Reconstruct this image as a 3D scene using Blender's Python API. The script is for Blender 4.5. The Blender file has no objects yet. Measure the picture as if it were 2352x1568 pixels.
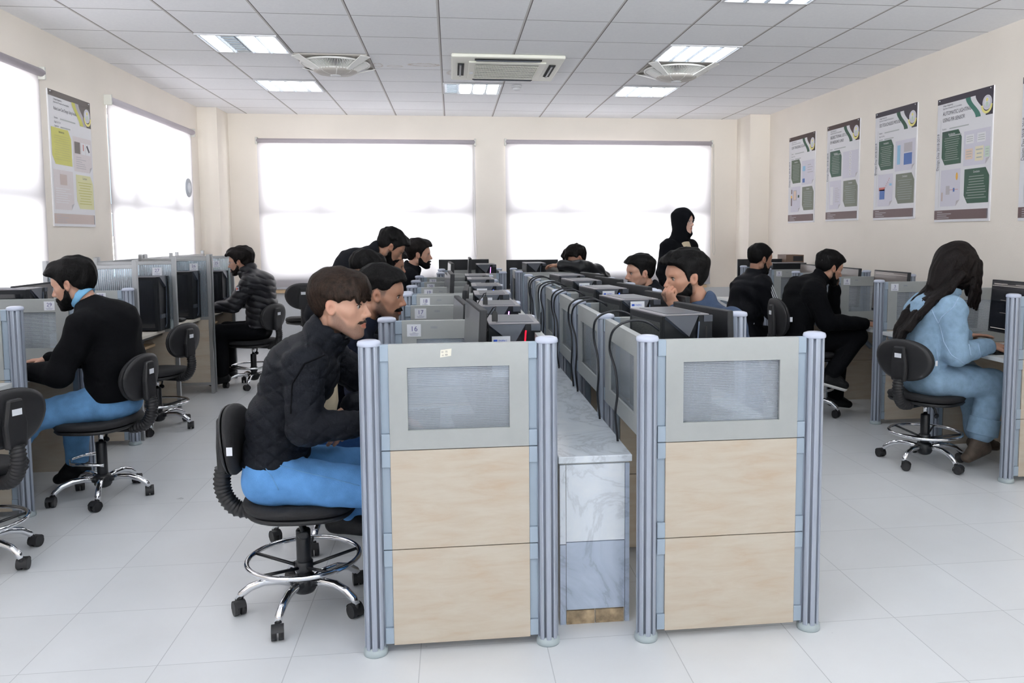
import bpy, math, random
import numpy as np
from mathutils import Vector, Matrix
random.seed(7)
SC = bpy.context.scene
COL = SC.collection
PI = math.pi

# ------------------------------------------------------------------ materials
def new_mat(name):
    m = bpy.data.materials.new(name); m.use_nodes = True
    nt = m.node_tree; nt.nodes.clear()
    out = nt.nodes.new('ShaderNodeOutputMaterial')
    return m, nt, out
def nd(nt, kind, **kw):
    n = nt.nodes.new(kind)
    for k, v in kw.items():
        if k in n.inputs.keys(): n.inputs[k].default_value = v
        else: setattr(n, k, v)
    return n
def math_n(nt, op, a, b=None, c=None):
    n = nt.nodes.new('ShaderNodeMath'); n.operation = op
    for i, s in enumerate((a, b, c)):
        if s is None: continue
        if hasattr(s, 'links'): nt.links.new(s, n.inputs[i])
        else: n.inputs[i].default_value = s
    return n.outputs[0]
def P(name, col, rough=.5, metal=0., var=0., vscale=8., bump=0., bscale=60., spec=.5, coat=0., emis=None, estr=0., sss=0., stretch=None, sheen=0.):
    """principled material with optional noise colour variation and noise bump"""
    m, nt, out = new_mat(name)
    b = nd(nt, 'ShaderNodeBsdfPrincipled', Roughness=rough, Metallic=metal)
    b.inputs['Base Color'].default_value = (*col, 1)
    b.inputs['Specular IOR Level'].default_value = spec
    b.inputs['Coat Weight'].default_value = coat
    if sheen: b.inputs['Sheen Weight'].default_value = sheen
    if sss:
        b.inputs['Subsurface Weight'].default_value = sss
        b.inputs['Subsurface Radius'].default_value = (.012, .005, .003)
        b.inputs['Subsurface Scale'].default_value = 1.0
    if emis:
        b.inputs['Emission Color'].default_value = (*emis, 1); b.inputs['Emission Strength'].default_value = estr
    vec = None
    if var or bump:
        tc = nd(nt, 'ShaderNodeTexCoord'); vec = tc.outputs['Object']
        if stretch:
            mp = nd(nt, 'ShaderNodeMapping'); mp.inputs['Scale'].default_value = stretch
            nt.links.new(vec, mp.inputs[0]); vec = mp.outputs[0]
    if var:
        n = nd(nt, 'ShaderNodeTexNoise', Scale=vscale, Detail=4.)
        nt.links.new(vec, n.inputs['Vector'])
        r = nd(nt, 'ShaderNodeValToRGB')
        r.color_ramp.elements[0].position = .3; r.color_ramp.elements[1].position = .7
        r.color_ramp.elements[0].color = (*[c * (1 - var) for c in col], 1)
        r.color_ramp.elements[1].color = (*[min(1, c * (1 + var)) for c in col], 1)
        nt.links.new(n.outputs[0], r.inputs[0]); nt.links.new(r.outputs[0], b.inputs['Base Color'])
    if bump:
        n2 = nd(nt, 'ShaderNodeTexNoise', Scale=bscale, Detail=3.)
        nt.links.new(vec, n2.inputs['Vector'])
        bp = nd(nt, 'ShaderNodeBump', Strength=min(1., bump), Distance=.004)
        nt.links.new(n2.outputs[0], bp.inputs['Height']); nt.links.new(bp.outputs[0], b.inputs['Normal'])
    nt.links.new(b.outputs[0], out.inputs[0])
    return m
def E(name, col, s):
    m, nt, out = new_mat(name)
    e = nd(nt, 'ShaderNodeEmission', Strength=s); e.inputs[0].default_value = (*col, 1)
    nt.links.new(e.outputs[0], out.inputs[0]); return m
def line_mask(nt, coord, period, offset, width):
    """1 on lines of given width repeated with period"""
    a = math_n(nt, 'SUBTRACT', coord, offset)
    a = math_n(nt, 'DIVIDE', a, period)
    a = math_n(nt, 'FRACT', a)
    a = math_n(nt, 'SUBTRACT', a, .5); a = math_n(nt, 'ABSOLUTE', a)
    return math_n(nt, 'GREATER_THAN', a, .5 - width / period / 2)
def mixc(nt, fac, a, b):
    n = nd(nt, 'ShaderNodeMixRGB')
    for i, s in ((0, fac), (1, a), (2, b)):
        if hasattr(s, 'links'): nt.links.new(s, n.inputs[i])
        elif isinstance(s, tuple): n.inputs[i].default_value = (*s, 1)
        else: n.inputs[i].default_value = s
    return n.outputs[0]

# ------------------------------------------------------------------ mesh builder
class MB:
    def __init__(s): s.v = []; s.f = []; s.m = []; s.sm = []
    def add(s, vs, fs, mat=0, smooth=False):
        o = len(s.v); s.v += [tuple(map(float, v)) for v in vs]
        for f in fs:
            s.f.append(tuple(i + o for i in f)); s.m.append(mat); s.sm.append(smooth)
        return s
    def box(s, lo, hi, mat=0):
        x0, y0, z0 = lo; x1, y1, z1 = hi
        return s.add([(x0,y0,z0),(x1,y0,z0),(x1,y1,z0),(x0,y1,z0),(x0,y0,z1),(x1,y0,z1),(x1,y1,z1),(x0,y1,z1)],
              [(0,3,2,1),(4,5,6,7),(0,1,5,4),(1,2,6,5),(2,3,7,6),(3,0,4,7)], mat)
    def cbox(s, c, d, mat=0):
        return s.box([c[i]-d[i]/2 for i in range(3)], [c[i]+d[i]/2 for i in range(3)], mat)
    def mark(s): return len(s.v)
    def xf(s, M, since=0):
        for i in range(since, len(s.v)): s.v[i] = tuple(M @ Vector(s.v[i]))
        return s
    def tube(s, path, r, n=8, mat=0, closed=False, caps=True, flat=None):
        path = [Vector(p) for p in path]; k = len(path)
        rs = r if isinstance(r, (list, tuple)) else [r] * k
        vs = []; prev = None
        for i, p in enumerate(path):
            if closed: t = path[(i+1) % k] - path[i-1]
            else: t = path[min(i+1, k-1)] - path[max(i-1, 0)]
            t.normalize()
            if prev is None:
                a = Vector((0,0,1)) if abs(t.z) < .9 else Vector((1,0,0))
                u = (a - t * a.dot(t)).normalized()
            else: u = (prev - t * prev.dot(t)).normalized()
            prev = u; w = t.cross(u)
            for j in range(n):
                a = 2 * PI * j / n
                fu = 1 if flat is None else flat
                vs.append(p + u * math.cos(a) * rs[i] * fu + w * math.sin(a) * rs[i])
        fs = []
        for i in range(k if closed else k-1):
            for j in range(n):
                a = i*n+j; b = i*n+(j+1) % n; c = ((i+1) % k)*n+(j+1) % n; d = ((i+1) % k)*n+j
                fs.append((a, b, c, d))
        s.add(vs, fs, mat, True)
        if caps and not closed:
            o = len(s.v) - len(vs)
            s.f.append(tuple(o + j for j in reversed(range(n)))); s.m.append(mat); s.sm.append(False)
            s.f.append(tuple(o + (k-1)*n + j for j in range(n))); s.m.append(mat); s.sm.append(False)
        return s
    def cyl(s, p0, p1, r, r1=None, n=16, mat=0):
        return s.tube([p0, p1], [r, r if r1 is None else r1], n, mat)
    def lathe(s, prof, n=24, c=(0,0,0), mat=0, smooth=True):
        vs = []
        for (r, z) in prof:
            for j in range(n):
                a = 2*PI*j/n; vs.append((c[0]+r*math.cos(a), c[1]+r*math.sin(a), c[2]+z))
        fs = [(i*n+j, i*n+(j+1) % n, (i+1)*n+(j+1) % n, (i+1)*n+j) for i in range(len(prof)-1) for j in range(n)]
        fs.append(tuple(reversed(range(n)))); fs.append(tuple((len(prof)-1)*n+j for j in range(n)))
        return s.add(vs, fs, mat, smooth)
    def prism(s, poly, a0, a1, axis='z', mat=0, smooth=False):
        """extrude 2d polygon along axis; poly coords are the other two axes in order"""
        def mk(p, h): return {'z': (p[0], p[1], h), 'y': (p[0], h, p[1]), 'x': (h, p[0], p[1])}[axis]
        n = len(poly); vs = [mk(p, a0) for p in poly] + [mk(p, a1) for p in poly]
        s.add(vs, [(i, (i+1) % n, n+(i+1) % n, n+i) for i in range(n)], mat, smooth)
        o = len(s.v) - 2*n
        s.f += [tuple(o+i for i in reversed(range(n))), tuple(o+n+i for i in range(n))]
        s.m += [mat, mat]; s.sm += [False, False]
        return s
    def ell(s, c, r, n=12, m=8, mat=0):
        vs = []; fs = []
        for i in range(m+1):
            t = PI*i/m
            for j in range(n):
                a = 2*PI*j/n
                vs.append((c[0]+r[0]*math.sin(t)*math.cos(a), c[1]+r[1]*math.sin(t)*math.sin(a), c[2]+r[2]*math.cos(t)))
        for i in range(m):
            for j in range(n): fs.append((i*n+j, i*n+(j+1) % n, (i+1)*n+(j+1) % n, (i+1)*n+j))
        return s.add(vs, fs, mat, True)
    def build(s, name, mats, parent=None, bevel=0, seg=2):
        me = bpy.data.meshes.new(name)
        me.from_pydata(s.v, [], s.f)
        for m in (mats if isinstance(mats, (list, tuple)) else [mats]): me.materials.append(m)
        me.polygons.foreach_set('material_index', s.m)
        me.polygons.foreach_set('use_smooth', s.sm)
        me.validate(); me.update()
        o = bpy.data.objects.new(name, me); COL.objects.link(o)
        if parent: o.parent = parent
        if bevel:
            b = o.modifiers.new('bevel', 'BEVEL'); b.width = bevel; b.segments = seg
            b.limit_method = 'ANGLE'; b.angle_limit = .7; b.use_clamp_overlap = True
        return o
TXT = {}
def text_geo(t, font_size=1.0):
    """triangulated glyph outlines, as (verts2d, faces, width)"""
    if t not in TXT:
        cu = bpy.data.curves.new('t', 'FONT'); cu.body = t; cu.size = 1.0; cu.resolution_u = 3
        ob = bpy.data.objects.new('t', cu); COL.objects.link(ob)
        dg = bpy.context.evaluated_depsgraph_get(); me = ob.evaluated_get(dg).to_mesh()
        vs = [(v.co.x, v.co.y) for v in me.vertices]; fs = [tuple(p.vertices) for p in me.polygons]
        ob.evaluated_get(dg).to_mesh_clear(); bpy.data.objects.remove(ob); bpy.data.curves.remove(cu)
        TXT[t] = (vs, fs)
    return TXT[t]
def put_text(mb, t, org, ux, uy, size, mat=0, align='l', sx=1.0, lift=0.0006):
    """write text with its baseline start at org, along ux, up uy"""
    vs, fs = text_geo(t)
    if not vs: return
    ux = Vector(ux); uy = Vector(uy); n = ux.cross(uy)
    w = max(v[0] for v in vs)
    off = 0 if align == 'l' else (-w/2 if align == 'c' else -w)
    mb.add([Vector(org) + ux*(v[0]+off)*size*sx + uy*v[1]*size + n*lift for v in vs], fs, mat)

# ------------------------------------------------------------------ scene bookkeeping
def tag(o, label, cat, group=None, kind=None):
    if label: o['label'] = label
    if cat: o['category'] = cat
    if group: o['group'] = group
    if kind: o['kind'] = kind
    return o
def thing(name, label, cat, loc=(0,0,0), rotz=0., group=None):
    o = bpy.data.objects.new(name, None); COL.objects.link(o)
    o.location = loc; o.rotation_euler = (0, 0, rotz); o.empty_display_size = .05
    return tag(o, label, cat, group)
def struct(mb, name, mats, bevel=0):
    o = mb.build(name, mats, None, bevel); o['kind'] = 'structure'; return o
def dup(root, label, loc, rotz=0., group=None, skip=()):
    def cp(o, parent):
        c = o.copy(); COL.objects.link(c)
        if parent: c.parent = parent
        for ch in o.children:
            if ch.name.split('.')[0] in skip: continue
            cp(ch, c)
        return c
    r = cp(root, None)
    r.location = loc; r.rotation_euler = (0, 0, rotz); r['label'] = label
    if group: r['group'] = group
    elif 'group' in r.keys(): del r['group']
    return r
# ------------------------------------------------------------------ palette
M = {}
M['wall'] = P('wall_paint', (.855, .79, .715), .75, var=.03, vscale=1.5, bump=.15, bscale=120)
M['wallb'] = P('wall_paint_back', (.855, .79, .715), .75, var=.03, vscale=1.5, bump=.15, bscale=120)
M['dado'] = P('wall_gray_paint', (.62, .64, .67), .6)
M['gray'] = P('panel_gray_laminate', (.375, .39, .385), .45, var=.02, vscale=30)
M['alu'] = P('aluminium_profile', (.38, .42, .50), .42, metal=.35, spec=.5)
M['alud'] = P('aluminium_frame', (.42, .43, .44), .35, metal=.7)
M['rail'] = P('rail_blue_gray', (.32, .39, .47), .5)
M['groove'] = P('groove_dark', (.20, .22, .27), .6)
M['cap'] = P('cap_plastic', (.50, .54, .66), .25, coat=.3)
M['foot'] = P('foot_plastic', (.38, .44, .46), .4)
def wood_mat():
    m, nt, out = new_mat('pale_maple_laminate')
    tc = nd(nt, 'ShaderNodeTexCoord'); mp = nd(nt, 'ShaderNodeMapping'); mp.inputs['Scale'].default_value = (3, 3, 16)
    nt.links.new(tc.outputs['Object'], mp.inputs[0])
    n = nd(nt, 'ShaderNodeTexNoise', Scale=1.6, Detail=7., Roughness=.62, Distortion=.4); nt.links.new(mp.outputs[0], n.inputs['Vector'])
    r = nd(nt, 'ShaderNodeValToRGB'); e = r.color_ramp.elements
    e[0].position = .28; e[0].color = (.47, .37, .275, 1); e[1].position = .62; e[1].color = (.53, .475, .395, 1)
    x = r.color_ramp.elements.new(.45); x.color = (.50, .43, .345, 1)
    nt.links.new(n.outputs[0], r.inputs[0])
    b = nd(nt, 'ShaderNodeBsdfPrincipled', Roughness=.42); nt.links.new(r.outputs[0], b.inputs['Base Color'])
    nt.links.new(b.outputs[0], out.inputs[0]); return m
M['wood'] = wood_mat()
M['desk'] = P('desk_white_laminate', (.66, .68, .68), .4)
M['desk2'] = P('desk_cream_laminate', (.68, .64, .56), .4)
M['deskwood'] = P('keyboard_tray_wood', (.50, .36, .21), .5)
M['black'] = P('black_plastic', (.012, .013, .016), .35, bump=.05, bscale=300)
M['blackm'] = P('black_matte', (.011, .012, .015), .6, bump=.2, bscale=250)
M['blackg'] = P('black_gloss', (.008, .009, .012), .12, coat=.3)
M['rubber'] = P('rubber_black', (.014, .014, .016), .5)
M['seatf'] = P('black_seat_fabric', (.010, .010, .012), .75, bump=.3, bscale=400)
M['steel'] = P('dark_steel_top', (.22, .21, .23), .42, metal=.4)
M['casegray'] = P('case_slate_plastic', (.040, .048, .066), .4)
M['case'] = P('case_black_plastic', (.008, .0095, .012), .45, spec=.25)
M['mesh'] = P('case_mesh', (.05, .055, .055), .5, metal=.3, var=.8, vscale=220)
M['chrome'] = P('chrome', (.80, .81, .84), .07, metal=1.)
M['paper'] = P('white_paper', (.78, .80, .85), .7)
M['ivory'] = P('ivory_paper', (.75, .72, .62), .7)
M['ink'] = P('ink', (.03, .03, .06), .7)
M['inkp'] = P('ink_purple', (.10, .10, .28), .7)
M['inkg'] = P('ink_gray', (.28, .30, .34), .7)
M['screen'] = P('screen_dark', (.010, .011, .016), .16, spec=.6)
M['screenw'] = P('screen_matte', (.10, .10, .105), .32, spec=1., coat=.4)
M['ui'] = E('screen_ui', (1., .93, .88), .55)
M['uib'] = E('screen_ui_blue', (.1, .3, .7), .6)
M['red'] = E('led_red', (1., .01, .03), 3.)
M['violet'] = E('led_violet', (.75, .25, 1.), 4.)
M['blue'] = E('led_blue', (.05, .12, 1.), 4.)
M['amber'] = E('led_amber', (1., .6, .1), 3.)
M['ledoff'] = P('led_off', (.13, .16, .22), .25)
M['cable'] = P('cable_black', (.012, .013, .018), .4)
M['cablew'] = P('cable_white', (.55, .60, .64), .4)
M['ac'] = P('ac_cream_plastic', (.78, .77, .69), .45)
M['fanp'] = P('fan_white_plastic', (.78, .77, .75), .45)
M['fang'] = P('fan_beige_plastic', (.44, .41, .38), .5)
M['dark'] = P('dark_void', (.012, .012, .012), .8)
M['tee'] = P('tee_white_metal', (.60, .60, .62), .4)
M['mirror'] = P('louvre_aluminium', (.62, .72, .82), .25, metal=.8)
M['tube'] = E('fluorescent_tube', (.93, .965, 1.), 10.)
M['tubeoff'] = P('fluorescent_off', (.55, .62, .68), .3)
M['roller'] = P('blind_fabric_roll', (.50, .46, .50), .7)
M['barp'] = P('blind_bar_gray', (.45, .47, .52), .5)
M['clip'] = P('blind_clip_white', (.66, .65, .60), .4)
M['frame'] = P('window_frame_white', (.30, .30, .31), .5)
M['beige_trim'] = P('sill_wood', (.62, .45, .28), .5)
M['brown'] = P('skirting_brown_tile', (.16, .10, .07), .5, var=.3, vscale=5)
M['green'] = P('chart_green', (.05, .45, .16), .7); M['yellow'] = P('chart_yellow', (.85, .72, .05), .7)
M['redp'] = P('chart_red', (.65, .12, .06), .7); M['bluep'] = P('chart_blue', (.03, .10, .55), .7)
M['orange'] = P('chart_orange', (.80, .30, .05), .7)

def floor_mat():
    m, nt, out = new_mat('floor_porcelain_tile')
    tc = nd(nt, 'ShaderNodeTexCoord'); sp = nd(nt, 'ShaderNodeSeparateXYZ'); nt.links.new(tc.outputs['Object'], sp.inputs[0])
    S, X0, Y0 = .4302, -1.4156, 2.7207
    lx = line_mask(nt, sp.outputs[0], S, X0, .0032); ly = line_mask(nt, sp.outputs[1], S, Y0, .0026)
    ln = math_n(nt, 'MAXIMUM', lx, ly)
    ix = math_n(nt, 'FLOOR', math_n(nt, 'DIVIDE', math_n(nt, 'SUBTRACT', sp.outputs[0], X0), S))
    iy = math_n(nt, 'FLOOR', math_n(nt, 'DIVIDE', math_n(nt, 'SUBTRACT', sp.outputs[1], Y0), S))
    cb = nd(nt, 'ShaderNodeCombineXYZ'); nt.links.new(ix, cb.inputs[0]); nt.links.new(iy, cb.inputs[1])
    wn = nd(nt, 'ShaderNodeTexWhiteNoise'); nt.links.new(cb.outputs[0], wn.inputs[0])
    n = nd(nt, 'ShaderNodeTexNoise', Scale=3.2, Detail=5., Roughness=.6); nt.links.new(tc.outputs['Object'], n.inputs['Vector'])
    v = math_n(nt, 'ADD', math_n(nt, 'MULTIPLY', wn.outputs[0], .25), math_n(nt, 'MULTIPLY', n.outputs[0], .75))
    r = nd(nt, 'ShaderNodeValToRGB'); e = r.color_ramp.elements
    e[0].position = .3; e[0].color = (.67, .685, .705, 1); e[1].position = .7; e[1].color = (.715, .735, .76, 1)
    nt.links.new(v, r.inputs[0])
    c = mixc(nt, ln, r.outputs[0], (.47, .485, .51))
    b = nd(nt, 'ShaderNodeBsdfPrincipled', Roughness=.28); nt.links.new(c, b.inputs['Base Color'])
    b.inputs['Specular IOR Level'].default_value = .5
    nt.links.new(math_n(nt, 'ADD', math_n(nt, 'MULTIPLY', n.outputs[0], .12), math_n(nt, 'MULTIPLY', ln, .3)), b.inputs['Roughness'])
    b.inputs['Roughness'].default_value = .3
    rr = math_n(nt, 'ADD', math_n(nt, 'MULTIPLY', n.outputs[0], .12), .24); nt.links.new(rr, b.inputs['Roughness'])
    bp = nd(nt, 'ShaderNodeBump', Strength=.4, Distance=.002); bp.invert = True
    nt.links.new(ln, bp.inputs['Height']); nt.links.new(bp.outputs[0], b.inputs['Normal'])
    nt.links.new(b.outputs[0], out.inputs[0]); return m
def ceil_mat():
    m, nt, out = new_mat('ceiling_mineral_tile')
    tc = nd(nt, 'ShaderNodeTexCoord'); sp = nd(nt, 'ShaderNodeSeparateXYZ'); nt.links.new(tc.outputs['Object'], sp.inputs[0])
    X0, Y0 = -2.4668, 5.8049
    tee = line_mask(nt, sp.outputs[0], .6, X0, .020)
    gap = line_mask(nt, sp.outputs[0], .6, X0 + .006, .007)
    row = line_mask(nt, sp.outputs[1], .6, Y0, .009)
    n = nd(nt, 'ShaderNodeTexNoise', Scale=55., Detail=3.); nt.links.new(tc.outputs['Object'], n.inputs['Vector'])
    r = nd(nt, 'ShaderNodeValToRGB'); e = r.color_ramp.elements
    e[0].position = .3; e[0].color = (.90, .90, .925, 1); e[1].position = .7; e[1].color = (.94, .94, .96, 1)
    nt.links.new(n.outputs[0], r.inputs[0]); c = r.outputs[0]
    # rings of old water stain on two tiles left of the cassette unit
    for (x, y, rx, ry, a) in ((-.22, 7.40, .16, .07, .8), (-.48, 7.48, .08, .05, .5), (.06, 7.73, .09, .14, .5), (-.62, 7.45, .05, .1, .6)):
        dx = math_n(nt, 'DIVIDE', math_n(nt, 'SUBTRACT', sp.outputs[0], x), rx); dy = math_n(nt, 'DIVIDE', math_n(nt, 'SUBTRACT', sp.outputs[1], y), ry)
        d = math_n(nt, 'SQRT', math_n(nt, 'ADD', math_n(nt, 'MULTIPLY', dx, dx), math_n(nt, 'MULTIPLY', dy, dy)))
        d = math_n(nt, 'ADD', d, math_n(nt, 'MULTIPLY', math_n(nt, 'SUBTRACT', n.outputs[0], .5), .6))
        k = math_n(nt, 'ABSOLUTE', math_n(nt, 'SUBTRACT', d, .8))
        k = math_n(nt, 'MULTIPLY', math_n(nt, 'LESS_THAN', k, .12), .55 * a)
        c = mixc(nt, k, c, (.42, .30, .20))
        k2 = math_n(nt, 'MULTIPLY', math_n(nt, 'LESS_THAN', d, .8), .12 * a); c = mixc(nt, k2, c, (.50, .40, .30))
    c = mixc(nt, row, c, (.30, .28, .30)); c = mixc(nt, tee, c, (.62, .60, .59)); c = mixc(nt, gap, c, (.16, .14, .14))
    b = nd(nt, 'ShaderNodeBsdfPrincipled', Roughness=.8); nt.links.new(c, b.inputs['Base Color'])
    nt.links.new(b.outputs[0], out.inputs[0]); return m
def blind_mat():
    m, nt, out = new_mat('blind_translucent_fabric')
    a = nd(nt, 'ShaderNodeBsdfTranslucent'); a.inputs[0].default_value = (.26, .242, .244, 1)
    d = nd(nt, 'ShaderNodeBsdfDiffuse'); d.inputs[0].default_value = (.80, .76, .79, 1)
    mx = nd(nt, 'ShaderNodeMixShader'); mx.inputs[0].default_value = .45
    nt.links.new(a.outputs[0], mx.inputs[1]); nt.links.new(d.outputs[0], mx.inputs[2]); nt.links.new(mx.outputs[0], out.inputs[0]); return m
def glass_mat():
    m, nt, out = new_mat('window_glass')
    t = nd(nt, 'ShaderNodeBsdfTransparent'); t.inputs[0].default_value = (.93, .95, .95, 1)
    g = nd(nt, 'ShaderNodeBsdfGlossy', Roughness=.02); mx = nd(nt, 'ShaderNodeMixShader'); mx.inputs[0].default_value = .06
    nt.links.new(t.outputs[0], mx.inputs[1]); nt.links.new(g.outputs[0], mx.inputs[2]); nt.links.new(mx.outputs[0], out.inputs[0]); return m
def poly_mat(name, axis, period, tint=(.80, .85, .90), duty=.45):
    """twin-wall polycarbonate: clear sheet with opaque milky ribs"""
    m, nt, out = new_mat(name)
    tc = nd(nt, 'ShaderNodeTexCoord'); sp = nd(nt, 'ShaderNodeSeparateXYZ'); nt.links.new(tc.outputs['Object'], sp.inputs[0])
    rib = line_mask(nt, sp.outputs[axis], period, 0., period * duty)
    t = nd(nt, 'ShaderNodeBsdfTransparent'); t.inputs[0].default_value = (*tint, 1)
    g = nd(nt, 'ShaderNodeBsdfPrincipled', Roughness=.12); g.inputs['Base Color'].default_value = (.70, .74, .80, 1); g.inputs['Metallic'].default_value = .45
    wv = math_n(nt, 'SINE', math_n(nt, 'MULTIPLY', sp.outputs[axis], 2 * PI / period))
    bp = nd(nt, 'ShaderNodeBump', Strength=.55, Distance=.002); nt.links.new(wv, bp.inputs['Height']); nt.links.new(bp.outputs[0], g.inputs['Normal'])
    f = math_n(nt, 'ADD', math_n(nt, 'MULTIPLY', rib, .42), .22)
    mx = nd(nt, 'ShaderNodeMixShader'); nt.links.new(f, mx.inputs[0])
    nt.links.new(t.outputs[0], mx.inputs[1]); nt.links.new(g.outputs[0], mx.inputs[2]); nt.links.new(mx.outputs[0], out.inputs[0]); return m
def marble_mat(name, c0, c1):
    m, nt, out = new_mat(name)
    tc = nd(nt, 'ShaderNodeTexCoord')
    n = nd(nt, 'ShaderNodeTexNoise', Scale=3.5, Detail=8., Roughness=.6, Distortion=1.6); nt.links.new(tc.outputs['Object'], n.inputs['Vector'])
    k = math_n(nt, 'ABSOLUTE', math_n(nt, 'SUBTRACT', n.outputs[0], .5))
    r = nd(nt, 'ShaderNodeValToRGB'); e = r.color_ramp.elements
    e[0].position = .0; e[0].color = (*[c * .80 for c in c0], 1); e[1].position = .16; e[1].color = (*c1, 1)
    x = r.color_ramp.elements.new(.035); x.color = (*c0, 1)
    nt.links.new(k, r.inputs[0])
    b = nd(nt, 'ShaderNodeBsdfPrincipled', Roughness=.14); b.inputs['Specular IOR Level'].default_value = .9; nt.links.new(r.outputs[0], b.inputs['Base Color'])
    nt.links.new(b.outputs[0], out.inputs[0]); return m
M['floor'] = floor_mat(); M['ceil'] = ceil_mat(); M['blind'] = blind_mat(); M['glass'] = glass_mat()
M['pc_h'] = poly_mat('polycarbonate_horizontal_ribs', 2, .0058)
M['pc_v'] = poly_mat('polycarbonate_vertical_ribs', 0, .013, (.66, .74, .78), .4)
M['marble'] = marble_mat('white_marble', (.80, .86, .93), (.86, .91, .96))
M['marbleb'] = marble_mat('blue_gray_marble', (.42, .49, .61), (.48, .555, .68))
M['brick'] = P('raw_brick', (.36, .27, .17), .9, var=.5, vscale=25, bump=.8, bscale=60)
M['grout'] = P('grout', (.66, .65, .62), .8)

# ------------------------------------------------------------------ room shell
XL, XR, YB, YF, H = -2.91, 4.01, 10.5, -2.2, 2.901
struct(MB().box((XL-.3, YF-.3, -.1), (XR+.3, YB+.3, 0)), 'floor', M['floor'])
struct(MB().box((XL-.3, YF-.3, H), (XR+.3, YB+.3, H+.1)), 'ceiling', M['ceil'])
def wall_with_windows(name, axis, pos, out, a0, a1, wins):
    """wall plane at axis=pos, thickness to 'out' side; wins = [(a,b,z0,z1)] openings"""
    mb = MB(); t0, t1 = sorted((pos, pos + out))
    def bx(u0, u1, z0, z1, mat=0):
        if axis == 'x': mb.box((t0, u0, z0), (t1, u1, z1), mat)
        else: mb.box((u0, t0, z0), (u1, t1, z1), mat)
    cur = a0
    for (u0, u1, z0, z1) in sorted(wins):
        bx(cur, u0, 0, H); bx(u0, u1, 0, z0); bx(u0, u1, z1, H); cur = u1
    bx(cur, a1, 0, H)
    return struct(mb, name, [M['wall']])
WB = [(-2.325, .287, .80, 2.535), (.72, 3.37, .80, 2.535)]
WL = [(-.7, 2.0, .80, 2.535), (3.2, 6.27, .80, 2.535), (7.48, 9.69, .80, 2.535)]
wall_with_windows('wall_back', 'y', YB, .24, XL-.24, XR+.24, WB)
wall_with_windows('wall_left', 'x', XL, -.24, YF, YB, WL)
struct(MB().box((XR, YF, 0), (XR+.24, YB, H)), 'wall_right', M['wall'])
WF = [(-2.4, -.7, .85, 2.55), (-.2, 1.5, .85, 2.55), (2.0, 3.6, .85, 2.55)]
wall_with_windows('wall_front', 'y', YF, -.24, XL-.24, XR+.24, WF)
struct(MB().box((XL, 10.02, 0), (-2.69, YB, H)), 'trim_1', M['wall'])
struct(MB().box((3.75, 10.02, 0), (XR, YB, H)), 'trim_2', M['wall'])
struct(MB().box((-2.69, YB-.015, 0), (3.75, YB, .70)), 'trim_3', M['dado'])
struct(MB().box((-2.30, YB-.06, .70), (.30, YB, .735)), 'trim_4', M['beige_trim'])
struct(MB().box((.74, YB-.06, .70), (3.34, YB, .735)), 'trim_5', M['beige_trim'])
struct(MB().box((XR-.012, YF, 0), (XR, 10.02, .10)), 'baseboard_right', M['brown'])
struct(MB().box((XL, YF, 0), (XL+.012, 10.02, .10)), 'baseboard_left', M['brown'])
wi = 0
def window(axis, pos, out, u0, u1, z0, z1, mull):
    global wi; wi += 1
    fr = MB(); gl = MB(); a, b = sorted((pos + out*.35, pos + out*.65)); g0 = pos + out*.5
    def bx(mb, p0, p1, q0, q1, lo, hi):
        if axis == 'x': mb.box((lo, p0, q0), (hi, p1, q1))
        else: mb.box((p0, lo, q0), (p1, hi, q1))
    w = .055
    bx(fr, u0, u1, z0, z0+w, a, b); bx(fr, u0, u1, z1-w, z1, a, b)
    bx(fr, u0, u0+w, z0+w, z1-w, a, b); bx(fr, u1-w, u1, z0+w, z1-w, a, b)
    for m_ in mull:
        c = u0 + (u1-u0)*m_; bx(fr, c-.045, c+.045, z0+w, z1-w, a, b)
    bx(fr, u0+w, u1-w, 1.62, 1.70, a-.001, b+.001)
    bx(gl, u0+w, u1-w, z0+w, z1-w, g0-.003, g0+.003)
    o = struct(fr, 'window_%d' % wi, M['frame'])
    p = gl.build('window_pane', M['glass'], o)
    return o
for (u0, u1, z0, z1) in WB: window('y', YB, .24, u0, u1, z0, z1, (.27, .79))
for (u0, u1, z0, z1) in WL: window('x', XL, -.24, u0, u1, z0, z1, (.25, .75))
for (u0, u1, z0, z1) in WF: window('y', YF, -.24, u0, u1, z0, z1, (.5,))

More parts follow.
